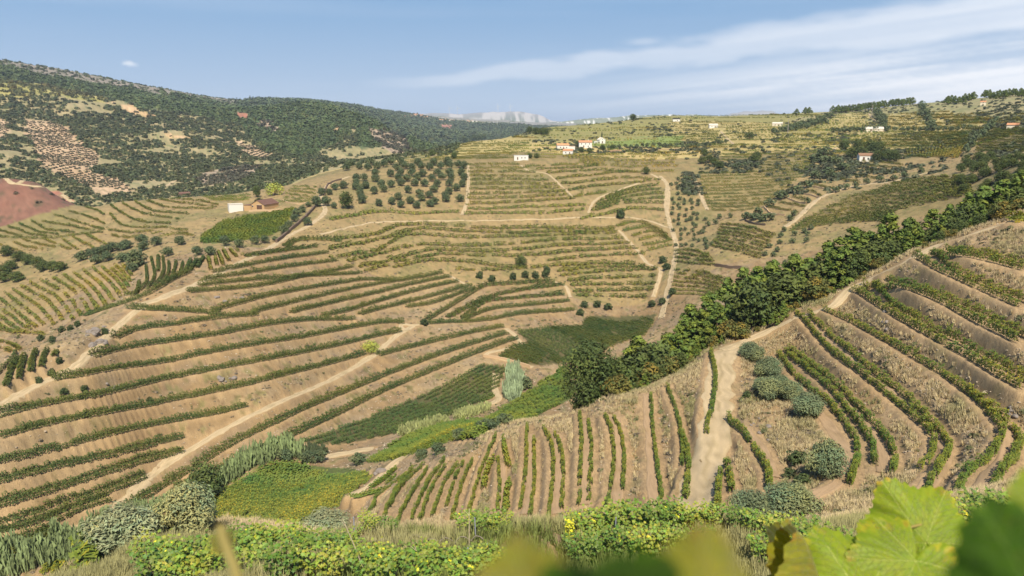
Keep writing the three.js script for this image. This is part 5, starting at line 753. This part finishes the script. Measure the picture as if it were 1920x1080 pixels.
stoneWall(A0, [830, 932, 900, 880, 960, 822, 1040, 760, 1150, 662, 1262, 542], 1.9, 'dark straight stone wall beside the ridge road bend', schist, 1.1);
stoneWall(A0, [1372, 400, 1385, 330, 1410, 285, 1460, 255, 1560, 226], 1.5, 'dark curved wall at the upper end of the ridge road', schist, 0.9);
stoneWall(A0, [520, 585, 640, 575, 760, 572, 890, 560], 1.3, 'low pale wall in front of the stone farmhouse', paleStone);
stoneWall(A0, [880, 445, 960, 480, 1060, 500, 1180, 485], 0.8, 'pale curved wall right of the farmhouse', paleStone);
stoneWall(A3, [460, 930, 485, 955, 520, 968, 575, 972], 1.2, 'pale terrace wall below the round dark bushes', paleStone);
stoneWall(A3, [735, 812, 790, 822, 838, 832], 1.0, 'upper terrace wall beside the diagonal lane', paleStone);
stoneWall(A3, [668, 850, 720, 860, 772, 872], 1.0, 'middle terrace wall beside the diagonal lane', paleStone);
stoneWall(A3, [590, 882, 640, 895, 695, 908], 1.0, 'lower terrace wall beside the diagonal lane', paleStone);
stoneWall(A5, [800, 868, 930, 890, 1060, 932], 1.2, 'pale retaining wall between the dark vineyard and the leafy field', paleStone);
stoneWall(A6, [350, 105, 400, 120, 465, 128], 1.3, 'brown stone wall under the round dark bushes', schist);
stoneWall(A6, [180, 352, 240, 362, 330, 368], 1.4, 'short brown wall across the small right terraces', schist);
// poles and wind turbines
const poleGeo = mergeGeometries([new THREE.CylinderGeometry(0.13, 0.2, 10, 8).translate(0, 5, 0).toNonIndexed(), new THREE.BoxGeometry(1.8, 0.16, 0.16).translate(0, 9.4, 0).toNonIndexed()]), poleMat = paint('#9a9088');
for (const [px, py, hpx, label] of [[1634, 222, 22, 'thin utility pole on the crown of the right hill'], [1477, 249, 24, 'utility pole standing in the olive line on the hill'], [510, 351, 14, 'utility pole behind the stone farmhouse']]) { const q = pick(px, py); if (!q) continue; const m = new THREE.Mesh(poleGeo, poleMat); m.name = numbered('utility_pole'); m.position.set(q.x, ground(q.x, q.z) - 0.3, q.z); m.scale.setScalar(hpx / FPX * q.d / 10); m.castShadow = true; scene.add(tag(m, label, 'pole')); }
{
  const mk = () => { const g = new THREE.Group(); part(g, 'tower', new THREE.CylinderGeometry(1.2, 2.2, 80, 10).translate(0, 40, 0), BM.white); part(g, 'nacelle', boxAt(4, 4, 9, 0, 80, 0), BM.white); for (let k = 0; k < 3; k++) { const b = new THREE.BoxGeometry(2.4, 38, 0.6).toNonIndexed(); b.translate(0, 20, 0); b.rotateZ(k * 2.094 + 0.4); b.translate(0, 80, 5); part(g, 'blade', b, BM.white); } return g; }, proto = mk();
  [[843, 213], [858, 213], [934, 209], [957, 209]].forEach(([px, py], i) => { const [az, s] = sight(px, py), d = 10600, c = i ? proto.clone() : proto; c.name = numbered('wind_turbine'); c.position.set(d * Math.sin(az), d * s - 6, -d * Math.cos(az)); scene.add(tag(c, `${ordinal(i + 1)} faint white wind turbine from the left on the quarry mountain`, 'wind turbine', 'wind turbines on the far mountain')); });
}
// rocks
const rockMat = new THREE.MeshStandardMaterial({ vertexColors: true, roughness: 0.95 });
function rocks(px0, py0, px1, py1, n, size, label, seed) {
  const r = rngOf(seed), list = []; for (let k = 0; k < n; k++) { const q = pick(lerp(px0, px1, r()), lerp(py0, py1, r())); if (!q) continue; const g = new THREE.IcosahedronGeometry(1, 2), p = g.attributes.position, s = size * (0.4 + 0.8 * r()), a = r() * 6, col = []; for (let i = 0; i < p.count; i++) { const x = p.getX(i), y = p.getY(i), z = p.getZ(i), m = 0.65 + 0.7 * fbm(x * 1.3 + k * 7 + 10, y * 1.3 + z * 1.7 + 10, 3), v = Math.floor(m * 9) / 9; p.setXYZ(i, x * v, y * v * 0.75, z * v); const t = 0.8 + 0.4 * fbm(x * 3 + k + 20, y * 3 + z * 2 + 20, 2); col.push(0.21 * t, 0.175 * t, 0.145 * t); } g.scale(s * 1.2, s, s * 0.9); g.rotateY(a); g.rotateZ((r() - 0.5) * 0.6); g.translate(q.x, ground(q.x, q.z) + s * 0.15, q.z); g.setAttribute('color', new THREE.Float32BufferAttribute(col, 3)); g.deleteAttribute('uv'); list.push(g); }
  if (!list.length) return; const g = mergeGeometries(list); g.computeVertexNormals(); const m = new THREE.Mesh(g, rockMat); m.name = numbered('rock_outcrop'); m.castShadow = m.receiveShadow = true; scene.add(tag(m, label, 'rocks'));
}
rocks(158, 612, 202, 650, 14, 1.5, 'big grey rock outcrop on the ridge road bank', 21); rocks(196, 716, 230, 727, 6, 1.1, 'pale rocks breaking through the brown terraces', 22); rocks(408, 708, 440, 718, 5, 1.1, 'small dark rocks on the brown terraces', 23); rocks(395, 555, 470, 566, 7, 0.9, 'scattered stones on the bare bank near the road fork', 24);
rocks(1890, 760, 1915, 778, 4, 0.5, 'few pale stones on the right spur bank', 25); rocks(1655, 595, 1670, 618, 4, 0.5, 'stones on the spur bank below the rim', 26); rocks(1395, 770, 1470, 850, 9, 0.5, 'pale stones on the rough bank below the olive bushes', 27); rocks(700, 882, 716, 890, 4, 1.1, 'white boulders by the ravine path', 28);
// cane thickets
const caneGeo = (() => { const r = rngOf(310), pos = [], col = []; for (let k = 0; k < 46; k++) { const bx = (r() - 0.5) * 1.6, bz = (r() - 0.5) * 1.6, a = r() * 7, y0 = r() * 0.55, len = 0.4 + 0.5 * r(), lean = 0.25 + 0.75 * r(), w = 0.05 + 0.04 * r(), v = 0.7 + 0.6 * r(), dx = Math.cos(a), dz = Math.sin(a); const A = [bx, y0, bz], B = [bx + dx * lean * 0.5, y0 + len, bz + dz * lean * 0.5], C = [bx + dx * lean * 1.1, y0 + len * 0.8, bz + dz * lean * 1.1]; pos.push(A[0] - dz * w, A[1], A[2] + dx * w, A[0] + dz * w, A[1], A[2] - dx * w, ...B, A[0] + dz * w, A[1], A[2] - dx * w, ...C, ...B); for (let c = 0; c < 6; c++) col.push(v, v, v); } const g = new THREE.BufferGeometry(); g.setAttribute('position', new THREE.Float32BufferAttribute(pos, 3)); g.setAttribute('color', new THREE.Float32BufferAttribute(col, 3)); return g; })();
function cane(list, wide, high, gap, tone, label) { const q = toLand(pairs(list), gap, { dmin: 62 }); if (!q) return; const r = rngOf(Math.round(q.len * 31)), out = []; for (const [x, z] of q.pts) for (let k = 0; k < 5; k++) { const X = x + (r() - 0.5) * wide, Z = z + (r() - 0.5) * wide, s = high * (0.6 + 0.6 * r()), f = 0.75 + 0.5 * r(); out.push([X, ground(X, Z) - 0.2, Z, r() * 6, 1.0, s, 1.0, tone[0] * f, tone[1] * f, tone[2] * f]); } const m = merged([caneGeo], out, leafMat); m.name = numbered('cane_thicket'); scene.add(tag(m, label, 'cane')); }
const caneTone = [0.24, 0.30, 0.12], caneLight = [0.32, 0.34, 0.13];
cane([425, 905, 445, 888, 470, 872, 510, 856, 556, 850], 5, 4.4, 1.3, caneTone, 'blue green cane thicket behind the flat yellow green field'); cane([-20, 1075, 60, 1050, 120, 1035, 200, 1005, 250, 978], 6, 4.4, 1.5, caneTone, 'long cane thicket along the bottom left ravine'); cane([255, 972, 300, 955, 350, 935], 4, 3.2, 1.6, caneTone, 'shorter cane between the long thicket and the big tree');
cane([958, 752, 962, 735, 966, 715, 962, 702], 6, 5, 1.6, [0.30, 0.37, 0.20], 'tall pale cane clump beside the leafy dark field'); cane([760, 815, 790, 810, 832, 796], 3.5, 3.2, 1.4, caneLight, 'light cane strip at the foot of the leafy field'); cane([862, 785, 885, 778, 908, 770], 3.5, 3, 1.4, caneLight, 'small light cane strip right of the other strip'); cane([560, 856, 580, 850, 605, 850], 3.5, 2.6, 1.6, [0.09, 0.115, 0.05], 'dark brushy end of the cane by the flat field');
// ---------------------------------------------------------------- vines, posts and stalks on the near slope
const vineLeafGeo = (n, seed, spread) => {                      // clusters of real five pointed leaves
  const r = rngOf(seed), pos = [], col = [], N = new THREE.Vector3(), U = new THREE.Vector3(), V = new THREE.Vector3(), out = [[0, 1], [0.32, 0.5], [0.85, 0.45], [0.55, 0.0], [0.6, -0.55], [0.12, -0.45], [-0.12, -0.45], [-0.6, -0.55], [-0.55, 0.0], [-0.85, 0.45], [-0.32, 0.5]];
  for (let k = 0; k < n; k++) { const [x, y, z, yel] = spread(r), s = 0.085 * (0.7 + 0.6 * r()); N.set(r() - 0.5, 0.35 + r() * 0.8, 0.9 * (r() - 0.15)).normalize(); U.set(r() - 0.5, r() - 0.7, r() - 0.5).cross(N).normalize(); V.crossVectors(N, U); const v = 0.75 + 0.5 * r(), c = yel ? [3.4 * v, 2.2 * v, 0.6 * v] : [v * (1 + (r() - 0.4) * 0.7), v, v * 0.9], P = out.map(([a, b]) => { const dip = -(a * a + b * b) * 0.22 * s; return [x + U.x * a * s + V.x * b * s + N.x * dip, y + U.y * a * s + V.y * b * s + N.y * dip, z + U.z * a * s + V.z * b * s + N.z * dip]; }); for (let i = 0; i < P.length; i++) { pos.push(x, y, z, ...P[i], ...P[(i + 1) % P.length]); for (let q = 0; q < 3; q++) col.push(...c); } }
  const g = new THREE.BufferGeometry(); g.setAttribute('position', new THREE.Float32BufferAttribute(pos, 3)); g.setAttribute('color', new THREE.Float32BufferAttribute(col, 3)); g.computeVertexNormals(); return g;
};
const bushSpread = (yel) => (r) => { const a = r() * 7, k = Math.sqrt(r()), t = Math.pow(r(), 0.6); return [Math.cos(a) * k * 0.95 * (0.55 + 0.6 * t), 0.25 + t * 1.15 + (r() < 0.06 ? 0.35 * r() : 0), Math.sin(a) * k * 0.6, r() < yel]; };
const nearLeaf = (c) => new THREE.MeshPhysicalMaterial({ vertexColors: true, color: c, roughness: 0.6, side: THREE.DoubleSide, transmission: 0.25, thickness: 0 });
const bushV = [0.0, 0.01, 0.03].map((y, k) => vineLeafGeo(330, 400 + k, bushSpread(y))), yellowV = vineLeafGeo(150, 410, (r) => { const t = r(); return [(r() - 0.5) * 0.55, 0.1 + t * 1.5, (r() - 0.5) * 0.4, r() < 0.85]; });
const greens = ['#6b8422', '#7a902a', '#5f7a1f', '#8b9a30'].map(nearLeaf), canes = mergeGeometries([0, 1, 2, 3].map((k) => tube([[0, -0.3, 0], [0.08 * Math.cos(k * 1.6), 0.4, 0.05], [0.5 * Math.cos(k * 1.7), 0.9 + 0.1 * k, 0.3 * Math.sin(k * 1.7)], [0.8 * Math.cos(k * 1.8), 1.35, 0.4 * Math.sin(k * 1.9)]], 0.03, 0.008, 5)));
const nearRows = [['in the leafy patch at the bottom left', [[285, 1076, 44], [318, 1080, 48], [352, 1072, 42], [388, 1076, 46], [418, 1088, 50], [300, 1104, 60], [360, 1110, 60]]],
  ['left of the bottom edge centre', [[455, 1040, 38], [485, 1050, 44], [520, 1044, 44], [552, 1052, 46], [586, 1044, 42], [618, 1050, 42], [648, 1040, 36], [470, 1085, 60], [540, 1090, 60], [610, 1090, 56]]],
  ['along the lower row at the bottom centre', [[680, 1072, 44], [715, 1080, 46], [750, 1074, 44], [785, 1082, 46], [822, 1076, 46], [858, 1082, 44], [895, 1076, 44], [930, 1084, 46], [962, 1080, 40], [700, 1110, 60], [790, 1114, 60], [880, 1112, 60], [960, 1114, 56]]],
  ['along the upper row at the bottom centre', [[655, 1004, 34], [692, 1000, 28], [728, 998, 26], [765, 997, 24], [880, 1003, 36], [912, 1005, 40], [938, 1003, 32]]],
  ['in the thick bank right of centre', [[1082, 1005, 34], [1110, 1010, 44], [1140, 1006, 46], [1172, 1012, 50], [1206, 1008, 52], [1238, 1010, 50], [1268, 1008, 44], [1300, 1004, 40], [1332, 1000, 36], [1125, 1046, 46], [1165, 1052, 48], [1210, 1050, 50], [1255, 1046, 46], [1090, 1060, 44], [1300, 1046, 44]]],
  ['behind the sharp foreground leaves', [[1385, 1010, 36], [1425, 1020, 42], [1460, 1030, 44], [1500, 1040, 46], [1540, 1050, 48], [1440, 1070, 50], [1500, 1085, 56], [1700, 1030, 40], [1745, 1035, 40], [1800, 1010, 46], [1850, 1000, 50], [1560, 1085, 50], [1640, 1060, 46], [1890, 1000, 50]]]];
for (const [where, list] of nearRows) { const made = list.map(([px, py, h]) => { const q = pick(px, py, 24, 62); return q && { ...q, px, s: h / FPX * Math.hypot(q.d, q.d * 0.55) / 1.15 }; }).filter(Boolean).sort((a, b) => a.px - b.px); made.forEach((q, i) => { const g = new THREE.Group(); g.name = numbered('vine_bush'); g.position.set(q.x, ground(q.x, q.z), q.z); g.rotation.y = (i % 5) * 0.35 - 0.7; const s = clamp(q.s, 0.7, 1.9); g.scale.set(s, s, s); part(g, 'foliage', bushV[i % 3], greens[(i * 7 + list.length) % 4]); part(g, 'stem', canes, barkMat); scene.add(tag(g, `green vine bush, ${ordinal(i + 1)} from the left ${where}`, 'vine', 'vine bushes ' + where)); }); }
[[1066, 1012, 44, 'tall yellow vine at the left end of the thick bank'], [1147, 992, 30, 'bright yellow vine top in the middle of the thick bank'], [1190, 984, 34, 'yellow vine shoot right of the middle of the bank'], [1280, 1000, 24, 'small yellow vine shoot right end of the bank']].forEach(([px, py, h, label]) => { const q = pick(px, py, 24, 62); if (!q) return; const g = new THREE.Group(); g.name = numbered('yellow_vine'); g.position.set(q.x, ground(q.x, q.z) + (h < 40 ? 0.5 : 0), q.z + 0.5); g.scale.setScalar(h / FPX * q.d * 1.12 / 1.5); part(g, 'foliage', yellowV, greens[1]); part(g, 'stem', canes, barkMat); scene.add(tag(g, label, 'vine')); });
const postMat = paint('#8d9096', 0.6);
[[893, 1016, 34, 'grey metal post beside the upper vine row'], [668, 1010, 40, 'dark leaning post at the left end of the upper row'], [877, 1078, 34, 'short post in the lower row left of centre'], [1150, 1015, 40, 'post half hidden in the thick vine bank'], [912, 1068, 30, 'post in the lower row right of the grey post']].forEach(([px, py, h, label]) => { const q = pick(px, py, 24, 62); if (!q) return; const m = new THREE.Mesh(new THREE.CylinderGeometry(0.035, 0.04, 1.9, 8).translate(0, 0.75, 0), postMat); m.name = numbered('vineyard_post'); m.position.set(q.x, ground(q.x, q.z), q.z + 0.4); m.rotation.z = (px % 7 - 3) * 0.03; m.castShadow = true; scene.add(tag(m, label, 'post')); });
const stalkMat = paint('#b8a88a');
[[690, 1085, -40, 120, 'long dry stalk leaning at the left of the vine rows'], [806, 1085, -26, 64, 'dry stalk leaning below the upper vine row'], [880, 1050, 1, 98, 'thin upright dry stalk beside the grey post'], [1184, 990, 4, 40, 'short dry stalk above the thick vine bank']].forEach(([px, py, lean, h, label]) => { const q = pick(px, py, 24, 62); if (!q) return; const k = q.d * 1.15 / FPX, H = h * k, L = lean * k, m = new THREE.Mesh(mergeGeometries([tube([[0, -0.2, 0], [L * 0.4, H * 0.45, 0.1], [L, H, 0]], 0.035, 0.015, 5), tube([[L * 0.7, H * 0.72, 0.05], [L * 0.7 + 0.25, H * 0.86, 0.2]], 0.015, 0.008, 4), tube([[L * 0.85, H * 0.86, 0.03], [L * 0.85 - 0.3, H * 0.97, -0.1]], 0.015, 0.008, 4)]), stalkMat); m.name = numbered('dry_stalk'); m.position.set(q.x, ground(q.x, q.z), q.z); scene.add(tag(m, label, 'dry stalk')); });
{ const r = rngOf(55), q = pick(760, 1020, 24, 62), parts = []; for (let k = 0; k < 9; k++) { const x = (k - 4) * 0.9; parts.push(tube([[x, 0.1, r() * 0.4], [x + 0.5, 0.35 + 0.4 * r(), r() * 0.5], [x + 1.1, 0.2 + 0.3 * r(), r() * 0.4]], 0.05, 0.03, 5)); } const m = new THREE.Mesh(mergeGeometries(parts), greyBark); m.name = 'dead_branches'; m.position.set(q.x, ground(q.x, q.z), q.z); m.castShadow = true; scene.add(tag(m, 'tangle of dead grey vine wood between the two near rows', 'branches')); }
// ---------------------------------------------------------------- grape leaves right in front of the lens
function leafTexture(seed, base, blotch, edge, vein) {
  const c = document.createElement('canvas'), n = c.width = c.height = 1024, g = c.getContext('2d'), r = rngOf(seed), rgba = (q, a) => `rgba(${q[0]},${q[1]},${q[2]},${a})`; g.fillStyle = rgba(base, 1); g.fillRect(0, 0, n, n);
  for (let k = 0; k < 900; k++) { const q = blotch[Math.floor(r() * blotch.length)]; g.fillStyle = rgba(q, 0.05 + 0.1 * r()); g.beginPath(); g.ellipse(r() * n, r() * n, 6 + r() * 70, 6 + r() * 40, r() * 3, 0, 7); g.fill(); }
  for (let k = 0; k < 620; k++) { const a = r() * 6.3, d = n * (0.36 + 0.16 * r()), q = edge[Math.floor(r() * edge.length)]; g.fillStyle = rgba(q, 0.1 + 0.25 * r() * (a > 3.6 && a < 5.4 ? 1.6 : 0.5)); g.beginPath(); g.ellipse(n / 2 + Math.cos(a) * d, n / 2 + Math.sin(a) * d, 5 + r() * 34, 4 + r() * 20, a, 0, 7); g.fill(); }
  for (let k = 0; k < 130; k++) { g.fillStyle = rgba([120, 84, 40], 0.15 + 0.4 * r()); g.beginPath(); g.arc(r() * n, r() * n, 1 + r() * 5, 0, 7); g.fill(); }
  const b = document.createElement('canvas'); b.width = b.height = n; const h = b.getContext('2d'); h.fillStyle = '#909090'; h.fillRect(0, 0, n, n);
  const line = (x0, y0, x1, y1, w, bend) => { for (const [t, st] of [[g, rgba(vein, 0.6)], [h, '#303030']]) { t.strokeStyle = st; t.lineCap = 'round'; t.lineWidth = w; t.beginPath(); t.moveTo(x0, y0); t.quadraticCurveTo((x0 + x1) / 2 + (y1 - y0) * bend, (y0 + y1) / 2 - (x1 - x0) * bend, x1, y1); t.stroke(); } };
  const o = [n / 2, n * 0.66]; for (const [a, L] of [[-90, 0.62], [-35, 0.5], [-145, 0.5], [28, 0.36], [152, 0.36]]) { const A = a * Math.PI / 180, ex = o[0] + Math.cos(A) * L * n, ey = o[1] + Math.sin(A) * L * n; line(...o, ex, ey, 6, 0.04); for (let k = 1; k < 9; k++) for (const s of [-1, 1]) { const t = k / 9.5, x = lerp(o[0], ex, t), y = lerp(o[1], ey, t), B = A + s * (0.75 + 0.1 * r()), l = L * n * (1 - t) * 0.5 + 20; line(x, y, x + Math.cos(B) * l, y + Math.sin(B) * l, 2.6, 0.08 * s); for (let m = 1; m < 5; m++) { const u = m / 5, X = x + Math.cos(B) * l * u, Y = y + Math.sin(B) * l * u, D = B + (m & 1 ? 1 : -1) * 1.1; line(X, Y, X + Math.cos(D) * 26, Y + Math.sin(D) * 26, 1.6, 0); } } }
  for (let k = 0; k < 2600; k++) { const v = r() < 0.5 ? 200 : 90; h.fillStyle = `rgba(${v},${v},${v},0.10)`; h.beginPath(); h.arc(r() * n, r() * n, 3 + r() * 16, 0, 7); h.fill(); }
  const map = new THREE.CanvasTexture(c), bump = new THREE.CanvasTexture(b); map.colorSpace = THREE.SRGBColorSpace; map.magFilter = bump.magFilter = THREE.LinearFilter; return new THREE.MeshPhysicalMaterial({ map, bumpMap: bump, bumpScale: 0.003, roughness: seed === 2 ? 0.9 : 0.6, side: THREE.DoubleSide, transmission: seed === 2 ? 0.12 : 0.35, thickness: 0, specularIntensity: seed === 2 ? 0.25 : 0.6 });
}
const LEAF = { lime: leafTexture(1, [124, 142, 10], [[152, 160, 16], [98, 126, 10], [170, 160, 20]], [[214, 168, 40], [200, 190, 60], [176, 120, 40]], [208, 212, 120]), green: leafTexture(2, [46, 72, 8], [[62, 90, 12], [36, 62, 8], [78, 98, 16]], [[90, 110, 30], [110, 112, 30]], [120, 150, 60]), olive: leafTexture(3, [136, 132, 18], [[132, 124, 24], [92, 104, 20], [150, 112, 28]], [[186, 104, 30], [170, 120, 30], [150, 84, 28]], [190, 184, 90]) };
function grapeLeaf(size, seed, o = {}) {                          // tip up +y, stalk near the lower middle
  const r = rngOf(seed), NT = 128, NRr = 14, pos = [], uv = [], idx = [], cx = 0, cy = -0.16; const out = []; for (let k = 0; k < NT; k++) { const t = k / NT * Math.PI * 2, deg = Math.abs(((t * 180 / Math.PI + 180) % 360) - 180); let R = 0.50; for (const [a, h, w] of [[0, 0.24, 24], [58, 0.17, 22], [112, 0.12, 22], [150, 0.05, 18]]) R += h * Math.exp(-Math.pow((deg - a) / w, 2)); R *= 1 - 0.62 * Math.exp(-Math.pow((deg - 180) / 13, 2)); const saw = (t * 21 / (Math.PI) % 1); R *= 1 + 0.07 * (Math.abs(saw - 0.4) < 0.4 ? 1 - Math.abs(saw - 0.4) / 0.4 : 0) - 0.03 + (r() - 0.5) * 0.02; out.push(R); }
  for (let i = 0; i <= NRr; i++) for (let k = 0; k < NT; k++) { const t = k / NT * Math.PI * 2, f = i / NRr, R = out[k] * f, x = cx + Math.sin(t) * R, y = cy + Math.cos(t) * R, fold = -Math.abs(x) * (o.fold ?? 0.22), pucker = 0.05 * Math.cos(t * 5) * f * f + 0.04 * Math.sin(t * 3 + seed) * f * f + 0.012 * Math.cos(t * 22 + f * 9) * f + 0.02 * Math.sin(t * 13 + seed) * f * f * f, z = fold + pucker - (o.curl ?? 0.3) * f * f * f * 0.5 * (0.6 + 0.5 * Math.sin(t * 2 + seed)) + (o.roll ?? 0) * y * y; pos.push(x * size, y * size, z * size); uv.push(0.5 + x / 1.5, 0.5 + y / 1.5); if (i < NRr) { const a = i * NT + k, b = i * NT + (k + 1) % NT; idx.push(a, b, a + NT, b, b + NT, a + NT); } }
  const g = new THREE.BufferGeometry(); g.setAttribute('position', new THREE.Float32BufferAttribute(pos, 3)); g.setAttribute('uv', new THREE.Float32BufferAttribute(uv, 2)); g.setIndex(idx); g.computeVertexNormals(); return g;
}
camera.updateMatrixWorld();
const before = (px, py, depth) => new THREE.Vector3((px - W / 2) / FPX * depth, (H / 2 - py) / FPX * depth, -depth).applyMatrix4(camera.matrixWorld);
function shoot(name, label, stem, leaves) {                      // leaves: [column, row, depth, size, roll, tilt, turn, kind, seed, shape]
  const g = new THREE.Group(); g.name = numbered(name); const root = before(...stem[0]); g.position.copy(root); scene.add(tag(g, label, 'vine shoot'));
  part(g, 'stem', tube(stem.map((s) => before(...s).sub(root).toArray()), 0.0028, 0.0016, 7), paint('#8a7a3c', 0.6));
  for (const [px, py, depth, size, roll, tilt, turn, kind, seed, o] of leaves) { const m = part(g, 'leaf', grapeLeaf(size, seed, o), LEAF[kind]); m.position.copy(before(px, py, depth).sub(root)); m.rotation.set(-PITCH, 0, 0); m.rotateY(turn); m.rotateX(tilt); m.rotateZ(roll); }
}
shoot('vine_shoot', 'sharp vine shoot with large lime green leaves at the lower right', [[1640, 1250, 0.95], [1590, 1120, 0.95], [1610, 1040, 0.93], [1700, 990, 0.96], [1800, 975, 1.0]], [
  [1645, 1090, 0.88, 0.145, -0.85, -0.7, 0.25, 'lime', 5, { fold: 0.2, curl: 0.35 }], [1712, 982, 0.97, 0.110, 0.55, -0.35, -0.35, 'lime', 6, { fold: 0.2, curl: 0.3 }], [1484, 1050, 0.9, 0.075, 0.15, 0.1, 1.15, 'olive', 7, { fold: 0.5, curl: 0.5 }], [1530, 1065, 0.84, 0.10, 0.5, -0.2, 1.05, 'olive', 8, { fold: 0.4, curl: 0.3 }], [1745, 1010, 0.98, 0.08, 1.9, -0.8, 0.3, 'lime', 9, { curl: 0.6 }], [1700, 1085, 0.88, 0.11, 2.4, -0.5, 0.1, 'lime', 10, {}]]);
shoot('vine_shoot', 'blurred dark green leaf very close at the right edge', [[2080, 1300, 0.24], [2010, 1150, 0.22], [1960, 1060, 0.22]], [[1975, 1150, 0.17, 0.046, 0.5, -0.35, -0.4, 'green', 11, { fold: 0.1 }], [1950, 935, 0.22, 0.016, 1.2, -0.4, 0, 'lime', 12, {}]]);
shoot('vine_shoot', 'blurred yellow olive leaves very close at the bottom edge', [[1200, 1350, 0.2], [1190, 1200, 0.2], [1210, 1120, 0.2]], [[1320, 1165, 0.11, 0.0295, -0.15, -0.85, -0.1, 'olive', 13, { fold: 0.12 }], [985, 1095, 0.115, 0.0125, 0.1, -0.2, 0.2, 'olive', 14, {}], [1150, 1125, 0.112, 0.018, 0.4, 0.75, 0.1, 'green', 15, {}]]);
shoot('vine_tendril', 'blurred pale tendril very close at the bottom left', [[470, 1180, 0.26], [438, 1060, 0.26], [420, 1015, 0.26], [412, 985, 0.26]], [[418, 1012, 0.26, 0.007, 0.2, -0.2, 0.6, 'olive', 16, {}]]);
renderer.render(scene, camera);
